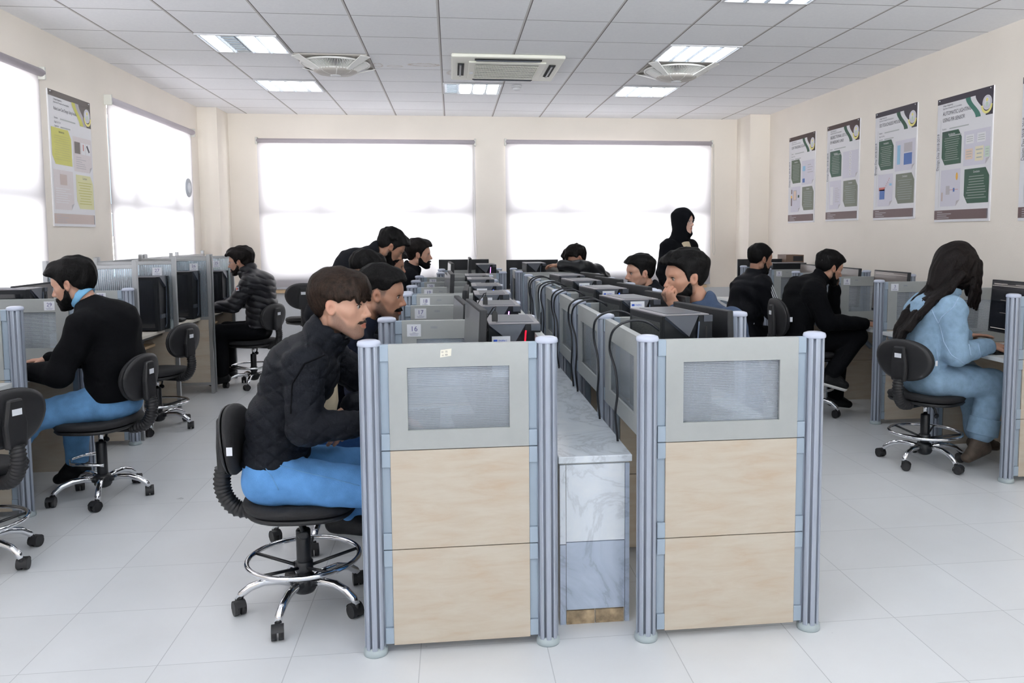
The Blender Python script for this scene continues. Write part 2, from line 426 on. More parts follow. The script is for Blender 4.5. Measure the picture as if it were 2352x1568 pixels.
# ------------------------------------------------------------------ roller blinds
def blind(label, axis, pos, u0, u1, ztop, zbot, n, cord_u=None):
    t = thing('roller_blind', label, 'blind', (pos, (u0+u1)/2, zbot) if axis == 'x' else ((u0+u1)/2, pos, zbot), PI/2 if axis == 'x' else 0, 'roller blinds over the windows')
    # local: x along the width, z up; room side is local -y (back wall) / set by n
    w = (u1-u0)/2; h = ztop - zbot
    nx, nz = 24, 10
    f = MB(); vs = []; fs = []
    for j in range(nz+1):
        for i in range(nx+1):
            x = -w + 2*w*i/nx; z = .02 + (h-.02)*j/nz
            vs.append((x, .004*math.sin(i*.9)*(1-j/nz), z))
    for j in range(nz):
        for i in range(nx):
            a = j*(nx+1)+i; fs.append((a, a+1, a+nx+2, a+nx+1))
    f.add(vs, fs, 0, True); f.build('blind_fabric', M['blind'], t)
    MB().cyl((-w, n*.02, h+.012), (w, n*.02, h+.012), .028, n=16).build('roller_tube', M['roller'], t)
    MB().box((-w, -.012, 0), (w, .012, .028)).build('bottom_bar', M['barp'], t, .004)
    for s in (-1, 1):
        b = MB(); b.box((s*w-.012, -.045, h-.035), (s*w+.012, .045, h+.055)); b.build('end_bracket', M['clip'], t, .006)
    if cord_u is not None:
        c = MB(); x = cord_u
        pts = [(x, n*.03, h)] + [(x+.004*math.sin(k), n*.035, h-k*(h-.55)/8) for k in range(1, 9)]
        pts += [(x+.012, n*.035, .42), (x+.03, n*.035, .38), (x+.045, n*.035, .45), (x+.03, n*.035, .6), (x+.012, n*.035, h)]
        c.tube(pts, .0028, 5); c.build('pull_cord', M['clip'], t)
    return t
blind('wide pale roller blind on back wall, left of the middle wall strip', 'y', 10.472, -2.35, .312, 2.56, .745, -1, 1.30)
blind('wide pale roller blind on back wall behind the standing woman', 'y', 10.472, .695, 3.395, 2.57, .745, -1, 1.36)
blind('pale roller blind on left wall beyond the yellow poster', 'x', -2.893, 7.45, 9.72, 2.56, .76, -1)
blind('pale roller blind on left wall nearest the camera, cut by the frame edge', 'x', -2.893, 3.15, 6.30, 2.56, .76, -1)
blind('pale roller blind on the left wall outside the frame', 'x', -2.893, -.8, 2.1, 2.56, .76, -1)

M['screenb'] = P('screen_painted_reflection', (.125, .098, .088), .30, spec=1., coat=.3)  # brown reflection of the walls painted into the base colour
# ------------------------------------------------------------------ ceiling lights
def ceiling_light(x, y, label, off=()):
    t = thing('ceiling_light', label, 'ceiling light', (x, y, H), 0, 'square recessed ceiling lights')
    s = .295
    fr = MB()
    for (lo, hi) in (((-s,-s,-.014),(s,-s+.016,-.002)), ((-s,s-.016,-.014),(s,s,-.002)), ((-s,-s+.016,-.014),(-s+.016,s-.016,-.002)), ((s-.016,-s+.016,-.014),(s,s-.016,-.002))): fr.box(lo, hi)
    fr.build('light_frame', M['tee'], t)
    MB().box((-s+.016, -s+.016, -.006), (s-.016, s-.016, -.003)).build('reflector', M['mirror'], t)
    pitch = (2*s-.032)/4
    for k in range(4):
        x0 = -s+.016 + pitch*k
        b = MB(); b.box((x0+.022, -s+.03, -.011), (x0+pitch-.022, s-.03, -.0075))
        b.build('light_tube', M['tubeoff' if k in off else 'tube'], t)
        if k in off:
            for q in range(6):
                MB().box((x0+.02, -s+.07+q*.08, -.016), (x0+pitch-.02, -s+.085+q*.08, -.0115)).build('louvre', M['mirror'], t)
    for k in range(1, 4):
        x0 = -s+.016 + pitch*k
        d = MB(); d.prism([(x0-.017, -.006), (x0+.017, -.006), (x0+.004, -.018), (x0-.004, -.018)], -s+.016, s-.016, 'y'); d.build('divider', M['mirror'], t)
    return t
LX = lambda i: -2.4668 + .6*i + .3
LY = lambda r: 5.8049 + .6*r + .3
ceiling_light(LX(1), LY(1), 'lit ceiling light at upper left with its second tube dark', (1,))
ceiling_light(LX(1), LY(4), 'lit ceiling light just beyond the left ceiling fan')
ceiling_light(LX(4), LY(4), 'ceiling light half hidden behind the air conditioner cassette, leftmost tube dark', (0,))
ceiling_light(LX(7), LY(4), 'lit ceiling light just beyond the right ceiling fan')
ceiling_light(LX(7), LY(1), 'lit ceiling light touching the near edge of the right ceiling fan')
ceiling_light(LX(7), LY(-2), 'ceiling light cut off by the top edge at upper right')
for (i, r) in ((1, -2), (4, -3), (1, -5), (7, -5), (4, -7), (1, -9), (7, -9)):
    ceiling_light(LX(i), LY(r), 'ceiling light out of the frame nearer than the camera')
# ------------------------------------------------------------------ ceiling fans
def ceiling_fan(x, y, label):
    t = thing('ceiling_fan', label, 'ceiling fan', (x, y, H), 0, 'square box fans set in the ceiling')
    s = .295
    MB().box((-s, -s, -.012), (s, s, -.002)).build('fan_base', M['fang'], t)
    g = MB()
    for k in range(40):                                    # radial grille slats of the air ring
        a = 2*PI*k/40 if False else None
    ring = MB()
    for (r0, r1, z) in ((.275, .292, -.020), (.165, .182, -.075)):
        ring.lathe([(r0, z), (r1, z), (r1, z-.014), (r0, z-.014), (r0, z)], 48)
    n = 120
    for k in range(n):
        a = 2*PI*k/n; c, s_ = math.cos(a), math.sin(a)
        p0 = Vector((c*.18, s_*.18, -.085)); p1 = Vector((c*.28, s_*.28, -.03)); u = Vector((-s_, c, 0))*.0028
        v = Vector((0,0,.010))
        ring.add([p0-u, p0+u, p1+u, p1-u, p0-u+v, p0+u+v, p1+u+v, p1-u+v], [(0,1,2,3),(7,6,5,4),(0,4,5,1),(2,6,7,3),(1,5,6,2),(3,7,4,0)])
    ring.build('grille', M['fanp'], t)
    MB().lathe([(.16, -.004), (.16, -.02), (.05, -.03)], 32).build('fan_blade_disc', M['dark'], t)
    cap = MB(); cap.lathe([(.182, -.080), (.182, -.092), (.15, -.108), (.09, -.118), (.04, -.121)], 40)
    cap.build('centre_cap', M['fang'], t)
    rib = MB()
    for k in range(8):
        a = 2*PI*k/8+.2; c, s_ = math.cos(a), math.sin(a); u = Vector((-s_, c, 0))*.003
        pts = [(.178, -.094), (.15, -.110), (.09, -.120), (.045, -.123)]
        for (r0, z0), (r1, z1) in zip(pts, pts[1:]):
            p0 = Vector((c*r0, s_*r0, z0)); p1 = Vector((c*r1, s_*r1, z1)); rib.add([p0-u, p0+u, p1+u, p1-u], [(0,1,2,3)])
    rib.build('cap_ribs', M['fanp'], t)
    MB().lathe([(.045, -.119), (.045, -.127), (.03, -.130)], 24).build('hub', M['tee'], t)
    for k in range(4):                                     # corner struts of the housing
        a = PI/4 + k*PI/2; c, s_ = math.cos(a), math.sin(a); u = Vector((-s_, c, 0))
        st = MB(); p0 = Vector((c*.17, s_*.17, -.085)); p1 = Vector((c*.40, s_*.40, -.012))
        st.add([p0-u*.02, p0+u*.02, p1+u*.05, p1-u*.05, p0-u*.02+Vector((0,0,-.012)), p0+u*.02+Vector((0,0,-.012)), p1+u*.05+Vector((0,0,-.006)), p1-u*.05+Vector((0,0,-.006))],
               [(0,1,2,3),(7,6,5,4),(0,4,5,1),(2,6,7,3),(1,5,6,2),(3,7,4,0)])
        st.build('corner_strut', M['fanp'], t)
    return t
ceiling_fan(LX(2), LY(2), 'round ceiling fan left of the air conditioner cassette')
ceiling_fan(LX(7), LY(2), 'round ceiling fan right of the air conditioner cassette')
# ------------------------------------------------------------------ cassette air conditioner
t = thing('air_conditioner', 'cream ceiling cassette air conditioner with square grille', 'air conditioner', (.495, 7.38, H))
A = .475
b = MB(); b.prism([(-A, -A*1.06), (A, -A*1.06), (A, A*1.06), (-A, A*1.06)], -.035, -.003); b.build('cassette_panel', M['ac'], t, .012)
MB().prism([(-.33, -.36), (.33, -.36), (.33, .36), (-.33, .36)], -.050, -.034).build('inner_panel', M['ac'], t, .010)
MB().box((-.27, -.28, -.053), (.27, .28, -.0495)).build('grille_void', M['dark'], t)
g = MB()
for k in range(40): x = -.265 + .53*k/39; g.box((x-.0019, -.28, -.0565), (x+.0019, .28, -.0535))
for k in range(14): y = -.272 + .544*k/13; g.box((-.27, y-.0016, -.0570), (.27, y+.0016, -.0537))
g.build('intake_grille', M['ac'], t)
for (lo, hi, nm) in (((-.28, -.45, -.042), (.28, -.40, -.0345), 0), ((-.28, .40, -.042), (.28, .45, -.0345), 0), ((-.42, -.25, -.042), (-.365, .25, -.0345), 1), ((.365, -.25, -.042), (.42, .25, -.0345), 1)):
    sl = MB().box(lo, hi).build('air_outlet', M['dark'], t)
    cx, cy = (lo[0]+hi[0])/2, (lo[1]+hi[1])/2
    fl = MB()
    if nm: fl.box((cx-.012, lo[1]+.01, -.052), (cx+.004, hi[1]-.01, -.043))
    else: fl.box((lo[0]+.01, cy-.012, -.052), (hi[0]-.01, cy+.004, -.043))
    fl.build('flap', M['casegray'], sl)
MB().box((-.315, .05, -.0535), (-.285, .10, -.0505)).build('brand_plate', M['paper'], t)
# ------------------------------------------------------------------ smoke detector
t = thing('smoke_detector', 'small white round smoke detector on the ceiling', 'smoke detector', (.67, 8.3, H))
MB().lathe([(.05, -.002), (.052, -.02), (.045, -.026)], 28).build('detector_base', M['tee'], t)
MB().lathe([(.036, -.026), (.040, -.034), (.034, -.050), (.015, -.054)], 28).build('sensor_head', M['tee'], t)

# ------------------------------------------------------------------ posters
def shade(c): return P('print', c, .55)
PR = {k: P('print_' + k, c, .5) for k, c in dict(white=(.74, .73, .76), dgreen=(.010, .068, .036), green2=(.075, .11, .07), green3=(.15, .165, .125), band=(.035, .028, .045), bandb=(.045, .02, .02), maroon=(.12, .07, .07), lav=(.62, .60, .68), yel=(.58, .56, .12), yel2=(.80, .72, .25), lyel=(.66, .64, .34),
      olive=(.50, .48, .13), pink=(.66, .60, .61), ros=(.52, .42, .39), gray=(.45, .42, .45), brownb=(.12, .10, .09), teal=(.03, .16, .12), cblue=(.05, .13, .40), lblue=(.25, .48, .68), cred=(.50, .12, .10), text=(.05, .05, .07), textg=(.40, .42, .42), lineg=(.26, .30, .27), cream=(.75, .68, .50), mint=(.55, .66, .55), peach=(.72, .55, .45), orange=(.80, .42, .05)).items()}
PK = list(PR.keys()); PMATS = [PR[k] for k in PK]; PI_ = {k: i for i, k in enumerate(PK)}
def poster(label, loc, facing, title, kind, group):
    """board 0.70 x 1.0; local u to the right as seen by a viewer, v up, normal towards the room"""
    t = thing('wall_poster', label, 'poster', loc, 0, group)
    if facing == 'left': ux, nrm = Vector((0, 1, 0)), Vector((1, 0, 0))      # hangs on left wall
    else: ux, nrm = Vector((0, -1, 0)), Vector((-1, 0, 0))
    uz = Vector((0, 0, 1)); W, HH = .70, 1.0
    bd = MB()
    p = [Vector((0,0,0)), ux*W, ux*W+uz*HH, uz*HH]
    bd.add(p + [q + nrm*.010 for q in p], [(0,1,2,3), (4,5,6,7), (0,1,5,4), (1,2,6,5), (2,3,7,6), (3,0,4,7)], 0)
    bd.build('board', PR['white'], t)
    mb = MB()
    def poly(pts, mat, lay=1):
        mb.add([ux*u + uz*v + nrm*(.0104 + lay*.0006) for (u, v) in pts], [tuple(range(len(pts)))], PI_[mat])
    def rect(u0, v0, u1, v1, mat, lay=1): poly([(u0, v0), (u1, v0), (u1, v1), (u0, v1)], mat, lay)
    def cut(u0, v0, u1, v1, mat, lay=1):
        c = .045; poly([(u0+c, v0), (u1, v0), (u1, v1-c*1.4), (u1-c, v1), (u0, v1), (u0, v0+c*1.4)], mat, lay)
    def fold(u0, v0, u1, v1, mat, lay=1):
        c = .05; poly([(u0, v0), (u1-c, v0), (u1, v0+c), (u1, v1), (u0, v1)], mat, lay); poly([(u1-c, v0), (u1, v0+c), (u1-c*.9, v0+c*.8)], 'gray', lay+1)
    def lines(u0, v0, u1, v1, n, mat, lay=3, cen=True):
        for k in range(n):
            v = v1 - (v1-v0)*(k+.5)/n; e = random.uniform(0, .16)*(u1-u0) if cen else 0
            e2 = e if cen else random.uniform(0, .5)*(u1-u0)
            hgt = (v1-v0)/n*.15; rect(u0+e, v-hgt, u1-e2, v+hgt, mat, lay)
    def txt(s, u, v, size, mat='text', sx=1., align='l', up=uz, rt=None, lay=.0126):
        put_text(mb, s, ux*u + uz*v + nrm*lay, rt if rt is not None else ux, up, size, PI_[mat], align, sx, 0)
    lw = kind == 'left'
    band = 'brownb' if lw else ('bandb' if kind in ('led', 'solar') else 'band')
    rect(0, .955, W, 1.0, band)
    # dark corner with two swooping ribbons
    def swoop(u0, u1, mat, lay):
        n = 10; L = []; Rr = []
        for k in range(n+1):
            q = k/n; e = q*q*(3-2*q); v = .957 - .165*q
            L.append((u0 + .13*e, v)); Rr.append((u1 + .13*e, v))
        for k in range(n): poly([L[k], Rr[k], Rr[k+1], L[k+1]], mat, lay)
    n = 10; cor = []
    for k in range(n+1):
        q = k/n; e = q*q*(3-2*q); cor.append((.47 + .13*e, .957 - .165*q))
    for k in range(n): poly([cor[k], (W, cor[k][1]), (W, cor[k+1][1]), cor[k+1]], band, 1)
    swoop(.37, .43, 'yel' if lw else ('teal' if kind == 'pir' else 'dgreen'), 2); swoop(.43, .49, 'gray' if lw else 'white', 2)
    # round emblem with a ribbon scroll under it
    def disc(cu, cv, r, mat, lay, ry=None):
        ry = ry or r; poly([(cu + r*math.cos(2*PI*k/24), cv + ry*math.sin(2*PI*k/24)) for k in range(24)], mat, lay)
    disc(.632, .885, .055, 'white', 3); disc(.632, .885, .049, 'lav', 4); disc(.632, .89, .034, 'white', 5); disc(.632, .905, .013, 'yel2', 6); disc(.632, .872, .017, 'mint', 6)
    sc = [(.585, .845), (.605, .826), (.632, .820), (.660, .826), (.680, .845), (.690, .872), (.700, .86), (.690, .828), (.660, .805), (.632, .798), (.604, .805), (.575, .828), (.565, .86), (.575, .872)]
    for k in range(6):
        poly([sc[k], sc[k+1], sc[12-k-1] if 12-k-1 > 6 else sc[7], sc[12-k] if k else sc[13]], 'yel2', 7) if False else None
    for k in range(8):
        a0 = PI + PI*k/8; a1 = PI + PI*(k+1)/8; c = (.632, .868)
        poly([(c[0]+.046*math.cos(a0), c[1]+.046*math.sin(a0)), (c[0]+.066*math.cos(a0), c[1]+.066*math.sin(a0)), (c[0]+.066*math.cos(a1), c[1]+.066*math.sin(a1)), (c[0]+.046*math.cos(a1), c[1]+.046*math.sin(a1))], 'yel2', 7)
    txt('College of Engineering', .075, .932, .018, 'text', .8); txt('Department of Computer and Communications', .075, .910, .017, 'text', .75)
    for k, s in enumerate(title): txt(s, .075, .860 - .052*k, .044 if not lw else .034, 'text', .78 if not lw else .7, lay=.0113)
    v = .86 - .052*len(title) - .012
    for k, s in enumerate(('Students:', 'Stage: 2nd Year', 'Supervisor:')):
        txt(s, .075, v - .03*k, .021, 'text', .75)
        if k != 1: rect(.17, v - .03*k, .17 + (.25 if k == 0 else .16), v - .03*k + .009, 'textg', 2)
    # foot band
    rect(0, .02, W-.03, .095, 'ros' if lw else 'maroon'); rect(W-.028, .02, W-.018, .095, band)
    for k in range(4): rect(.04, .078-.016*k, .11 + (.12 if k == 1 else .03*k), .083-.016*k, 'gray', 2)
    if not lw:
        rect(.050, .12, .053, .83, 'textg')
        txt('Design Day 2018-2019', .042, .42, .045, 'text', .72, 'l', -ux, uz)
    b1, b2 = ('yel', 'lyel') if lw else ('dgreen', 'dgreen' if kind == 'pir' else 'green3')
    if kind in ('solar',): b1 = 'green2'
    x0 = .02 if lw else .075
    cut(x0, .46, .335, .73, b1); lines(x0+.03, .49, .31, .68, 11, 'lineg' if not lw else 'olive'); txt('Introduction', (x0+.335)/2, .695, .025, 'white' if not lw else 'text', .7, 'c')
    fold(.365, .43, .685, .70, 'lav' if not lw else 'pink')
    fold(x0, .125, .335, .42, 'lav' if not lw else 'pink')
    cut(.385, .14, .685, .405, b2); lines(.41, .17, .66, .355, 9, 'lineg' if not lw else 'olive'); txt('Conclusion', .535, .372, .025, 'white' if not lw else 'text', .7, 'c')
    if kind == 'pir':
        for (u0, v0, u1, v1, m_) in ((.39, .60, .49, .67, 'white'), (.53, .60, .63, .67, 'white'), (.39, .48, .48, .56, 'peach'), (.51, .46, .61, .57, 'cream'), (.625, .48, .68, .56, 'mint')): rect(u0, v0, u1, v1, m_, 3); lines(u0+.01, v0+.01, u1-.01, v1-.01, 3, 'textg', 4)
        rect(.15, .22, .20, .29, 'gray', 3); rect(.09, .17, .11, .24, 'ros', 3); disc(.29, .36, .014, 'orange', 3, .03); rect(.20, .255, .31, .258, 'cred', 3); rect(.245, .24, .265, .27, 'cblue', 3)
    elif kind == 'mouse':
        rect(.40, .49, .45, .66, 'lblue', 3); rect(.51, .59, .64, .67, 'gray', 3); rect(.51, .48, .64, .58, 'cblue', 3); rect(.11, .19, .20, .28, 'cblue', 3); rect(.10, .27, .20, .30, 'cred', 3); rect(.28, .31, .32, .33, 'lblue', 3)
        for k in range(6): rect(.20+.014*k, .295+.016*k, .214+.014*k, .30+.016*k, 'cred', 3)
    elif kind == 'led':
        for k in range(7): rect(.50, .455+.035*k, .545, .478+.035*k, 'white', 3); rect(.512, .462+.035*k, .533, .471+.035*k, 'gray', 4)
        rect(.10, .17, .17, .36, 'white', 3); lines(.21, .19, .31, .35, 8, 'gray', 3, False)
    elif kind == 'solar':
        rect(.39, .585, .46, .64, 'lblue', 3); rect(.39, .455, .45, .50, 'cblue', 3); rect(.42, .50, .425, .585, 'lblue', 3); lines(.52, .55, .66, .66, 4, 'gray', 3, False)
        rect(.14, .26, .24, .38, 'gray', 3); rect(.16, .27, .22, .37, 'peach', 4); rect(.08, .20, .11, .30, 'maroon', 3); rect(.08, .29, .11, .32, 'orange', 4); rect(.085, .34, .11, .39, 'maroon', 3); rect(.27, .29, .31, .32, 'dgreen', 3)
    else:
        rect(.385, .57, .48, .66, 'brownb', 3); rect(.50, .57, .57, .66, 'white', 3); rect(.58, .57, .665, .66, 'white', 3); rect(.53, .60, .545, .65, 'cred', 4); poly([(.59, .64), (.61, .65), (.65, .60), (.63, .59)], 'band', 4)
        lines(.40, .45, .58, .55, 6, 'gray', 3, False); rect(.12, .31, .23, .39, 'ros', 3); lines(.04, .17, .31, .29, 7, 'white', 3, False)
    mb.build('print', PMATS, t)
    pin = MB()
    for (u, v) in ((.03, .985), (W-.03, .985)): q = ux*u+uz*v+nrm*.0125; pin.ell(tuple(q), (.006, .006, .006), 8, 5)
    pin.build('pins', M['chrome'], t)
    return t
poster('poster with olive yellow boxes hanging between the two left wall blinds', (XL, 6.43, 1.49), 'left', ['Robot Low Cost Design Using Arduino'], 'left', 'printed project posters')
RG = 'printed project posters'
poster('farthest right wall poster, headed SUN TRACKING SOLAR', (XR, 9.39, 1.53), 'right', ['SUN TRACKING SOLAR PANEL'], 'solar', RG)
poster('right wall poster headed BIDIRECTIONAL LED CHASER', (XR, 8.40, 1.535), 'right', ['BIDIRECTIONAL LED CHASER', 'BY ARDUINO UNO'], 'led', RG)
poster('right wall poster headed 3D TOUCHLESS MOUSE', (XR, 7.40, 1.53), 'right', ['3D TOUCHLESS MOUSE'], 'mouse', RG)
poster('right wall poster headed AUTOMATIC LIGHTING USING PIR SENSOR', (XR, 6.40, 1.495), 'right', ['AUTOMATIC LIGHTING', 'USING PIR SENSOR'], 'pir', RG)
poster('poster at the right edge of the photo, only its left margin showing', (XR, 5.385, 1.49), 'right', [], 'mouse', RG)
# round dark disc on the far left blind
t = thing('hanging_disc', 'small oval gray disc against the far left blind', 'disc', (-2.80, 9.25, 1.93))
MB().lathe([(.10, -.004), (.102, 0), (.10, .004)], 28).xf(Matrix.Rotation(PI/2, 4, 'Y')).build('disc_face', M['barp'], t)
MB().lathe([(.055, .0045), (.055, .008)], 24).xf(Matrix.Rotation(PI/2, 4, 'Y')).build('disc_centre', M['paper'], t)
# ------------------------------------------------------------------ partition posts
def make_post(label, loc, h=1.07, group='ribbed aluminium posts'):
    t = thing('partition_post', label, 'post', loc, 0, group)
    prof = []; n = 8
    for k in range(n):                                     # eight lobes with narrow slots between them
        a0 = 2*PI*k/n + PI/8; a1 = 2*PI*(k+1)/n + PI/8; g = .13
        for (a, r) in ((a0+.001, .026), (a0+g, .026), (a0+g+.01, .034), ((a0+a1)/2-.1, .0355), ((a0+a1)/2+.12, .0355), (a1-g-.01, .034), (a1-g, .026)):
            prof.append((r*math.cos(a), r*math.sin(a)))
    b = MB(); b.prism(prof, .022, h-.02, 'z', 0); b.build('profile', M['alu'], t)
    MB().cyl((0, 0, .03), (0, 0, h-.022), .0285, n=20).build('slot_lining', M['groove'], t)
    MB().lathe([(.037, h-.022), (.039, h-.019), (.039, h-.012), (.036, h-.005), (.024, h-.001), (.008, h)], 28).build('cap', M['cap'], t)
    MB().lathe([(.040, 0), (.041, .004), (.040, .020), (.033, .0225), (.033, .026)], 28).build('foot_cap', M['foot'], t)
    return t
POST0 = None
def post(x, y, label, group='ribbed aluminium posts'):
    global POST0
    if POST0 is None: POST0 = make_post(label, (x, y, 0), 1.07, group); return POST0
    return dup(POST0, label, (x, y, 0), 0, group)

# ------------------------------------------------------------------ laminate partition panels
def frame_board(w, z0, z1, hx0, hx1, hz0, hz1, th=.028):
    b = MB(); y0, y1 = -th/2, th/2
    b.box((-w/2, y0, z0), (w/2, y1, hz0)); b.box((-w/2, y0, hz1), (w/2, y1, z1))
    b.box((-w/2, y0, hz0), (hx0, y1, hz1)); b.box((hx1, y0, hz0), (w/2, y1, hz1)); return b
def make_panel(label, loc, rotz, w, lower=True, group='gray partition panels', number=None, note=False):
    """w = distance between post axes; local x along the panel, camera side is local -y"""
    t = thing('partition_panel', label, 'partition', loc, rotz, group)
    bw = w - .125
    frame_board(bw, .70, 1.052, -bw*.37, bw*.36, .765, .975).build('upper_board', M['gray'], t)
    MB().box((-bw*.37, -.005, .765), (bw*.36, .005, .975)).build('window_pane', M['pc_h'], t)
    for s in (-1, 1):
        r = MB(); x0 = s*bw/2; x1 = s*(w/2-.034); a, b_ = sorted((x0, x1))
        zs = [(.70, 1.052)] + ([(.362, .697), (.035, .359)] if lower else [])
        for (z0, z1) in zs:
            r.box((a, -.015, z0), (b_, .015, z0+.055)); r.box((a, -.015, z1-.055), (b_, .015, z1))
            r.box((a, -.007, z0+.055), (b_, .007, z1-.055))
        r.build('side_rail', M['rail'], t, .002)
    if lower:
        for (z0, z1) in ((.362, .697), (.03, .359)):
            MB().box((-bw/2, -.014, z0), (bw/2, .014, z1)).build('lower_board', M['wood'], t, .0012)
    if number: number_sticker(t, number, -bw*.5+.055, 1.035)
    if note: paper_note(t)
    return t
def number_sticker(t, s, x, ztop, y=-.0155, size=.058, small=True, barcode=True):
    p = MB(); sz = size
    p.box((x-sz/2, y-.0006, ztop-sz*.9), (x+sz/2, y, ztop), 0)
    put_text(p, s, (x, y-.0008, ztop-sz*.50), (1,0,0), (0,0,1), sz*.52, 1, 'c', 1., .0006)
    for k, w in enumerate((.25, .72, .6)):
        z = ztop - sz*(.60+.09*k); p.box((x-sz*w/2*.9, y-.0011, z-.0012), (x+sz*w/2*.9, y-.0006, z), 1)
    q = p.build('number_sticker', [M['paper'], M['inkp']], t)
    q['label'] = 'white sticker with the number ' + s
    if barcode:
        c = MB(); x2 = x + sz*1.45
        c.box((x2-.018, y-.0004, ztop-.026), (x2+.018, y, ztop), 0)
        for k in range(14): xx = x2-.014+.002*k; c.box((xx, y-.0008, ztop-.019), (xx+.0011, y-.0003, ztop-.010), 1)
        c.build('barcode_sticker', [M['gray'], M['inkg']], t)
def paper_note(t):
    p = MB(); p.prism([(-.062, 1.007), (-.026, 1.012), (-.024, 1.036), (-.060, 1.032)], -.0152, -.0144, 'y', 0)
    for (s, x, z) in (('01  75', -.057, 1.022), ('m  4A', -.056, 1.012)): put_text(p, s, (x, -.0154, z), (1,0,.08), (0,0,1), .0085, 1, 'l', .9, .0005)
    p.build('paper_note', [M['ivory'], M['ink']], t)
PAN = {}
def panel(x0, x1, y, label, lower=True, number=None, note=False, group='gray partition panels', rotz=0.):
    w = abs(x1-x0)
    key = (round(w, 3), lower)
    loc = ((x0+x1)/2, y, 0)
    if key not in PAN:
        PAN[key] = make_panel(label, loc, 0, w, lower, group); t = PAN[key]
        base = t
    else: t = dup(PAN[key], label, loc, 0, group, skip=('number_sticker', 'barcode_sticker', 'paper_note'))
    if number: number_sticker(t, number, -(w-.125)/2+.05, 1.038)
    if note: paper_note(t)
    return t
SPAN = {}
def side_panel(x, y0, y1, label, group='gray side panels along the aisle of cables'):
    w = abs(y1-y0); key = round(w, 2)
    loc = (x, (y0+y1)/2, 0)
    if key not in SPAN: SPAN[key] = make_panel(label, loc, PI/2, w, False, group); return SPAN[key]
    return dup(SPAN[key], label, loc, PI/2, group)

DESK0 = {}
ZD = .69
def desk(x0, x1, y0, y1, label, group='white worktops', mat='desk'):
    w, d = round(x1-x0, 3), round(y1-y0, 3); key = (w, d, mat); loc = ((x0+x1)/2, (y0+y1)/2, 0)
    if key in DESK0: return dup(DESK0[key], label, loc, 0, group)
    t = thing('desk', label, 'desk', loc, 0, group)
    MB().box((-w/2, -d/2, ZD-.026), (w/2, d/2, ZD)).build('worktop', M[mat], t, .003)
    for s in (-1, 1):
        b = MB(); y = s*(d/2-.03)
        b.tube([(-w/2+.04, y, ZD-.03), (-w/2+.07, y, ZD-.045), (-w/2+.20, y, ZD-.12), (-w/2+.30, y, ZD-.22)], .012, 8, flat=1.6)
        b.build('bracket', M['rail'], t)
    DESK0[key] = t; return t

# centre left cubicle row
XA, XB = -.275, .312
YL = [2.71, 3.46, 4.20, 4.91, 5.04, 5.66, 6.30, 7.0]
NUM = {1: '16', 2: '17', 3: '18', 5: '19', 6: '20', 7: '21'}
G1 = 'panels of the centre left cubicle row'
ordn = ['front', 'second', 'third', 'fourth', 'fifth', 'sixth', 'seventh', 'eighth']
for k, y in enumerate(YL):
    post(XA, y, 'ribbed aluminium post at the left front corner of the cubicle with the handwritten note' if k == 0 else ('aluminium post at the left end of the gray panel numbered %s' % NUM[k] if k in NUM else 'aluminium post right behind the post of panel 18'), 'posts on the left side of the centre left row')
    post(XB, y, 'ribbed aluminium post left of the marble ledge front' if k == 0 else '%s post from the front along the left side of the marble ledge' % ordn[k], 'posts on the ledge side of the centre left row')
    panel(XA, XB, y, 'front end panel left of the marble ledge, with a small handwritten note' if k == 0 else ('gray partition panel carrying the number %s' % NUM[k] if k in NUM else 'gray partition panel standing back to back behind panel 18'), True, NUM.get(k), k == 0, G1)
for k in range(7):
    if k == 3: continue
    y0, y1 = YL[k], YL[k+1]
    side_panel(XB, y0, y1, '%s gray side panel from the front on the left side of the marble ledge' % ordn[k if k < 3 else k-1], 'side panels of the centre left row')
    desk(XA+.03, XB-.05, y0+.02, y1-.02, 'white worktop in the centre left row %s' % ('behind the front end panel' if k == 0 else 'behind panel ' + NUM.get(k, '18')), 'worktops of the centre left row')
# centre right cubicle row
XC, XD = .655, 1.25
YR = [2.69, 3.45, 4.20, 4.92, 5.04, 5.66, 6.36, 7.02]
G2 = 'panels of the centre right cubicle row'
for k, y in enumerate(YR):
    post(XC, y, 'ribbed aluminium post right of the marble ledge front' if k == 0 else '%s post from the front along the cable side of the marble ledge' % ordn[k], 'posts on the ledge side of the centre right row')
    post(XD, y, 'ribbed aluminium post at the right front corner of the right cubicle' if k == 0 else '%s post from the front along the right side of the centre right row' % ordn[k], 'posts on the right side of the centre right row')
    panel(XC, XD, y, 'front end panel right of the marble ledge, maple below and gray above' if k == 0 else '%s cross panel from the front in the centre right row' % ordn[k], True, None, False, G2)
for k in range(7):
    if k == 3: continue
    y0, y1 = YR[k], YR[k+1]
    side_panel(XC, y0, y1, '%s gray windowed side panel from the front, hung with black cables' % ordn[k if k < 3 else k-1], 'side panels of the centre right row')
    desk(XC+.05, XD-.03, y0+.02, y1-.02, '%s white worktop from the front in the centre right row' % ordn[k if k < 3 else k-1], 'worktops of the centre right row')
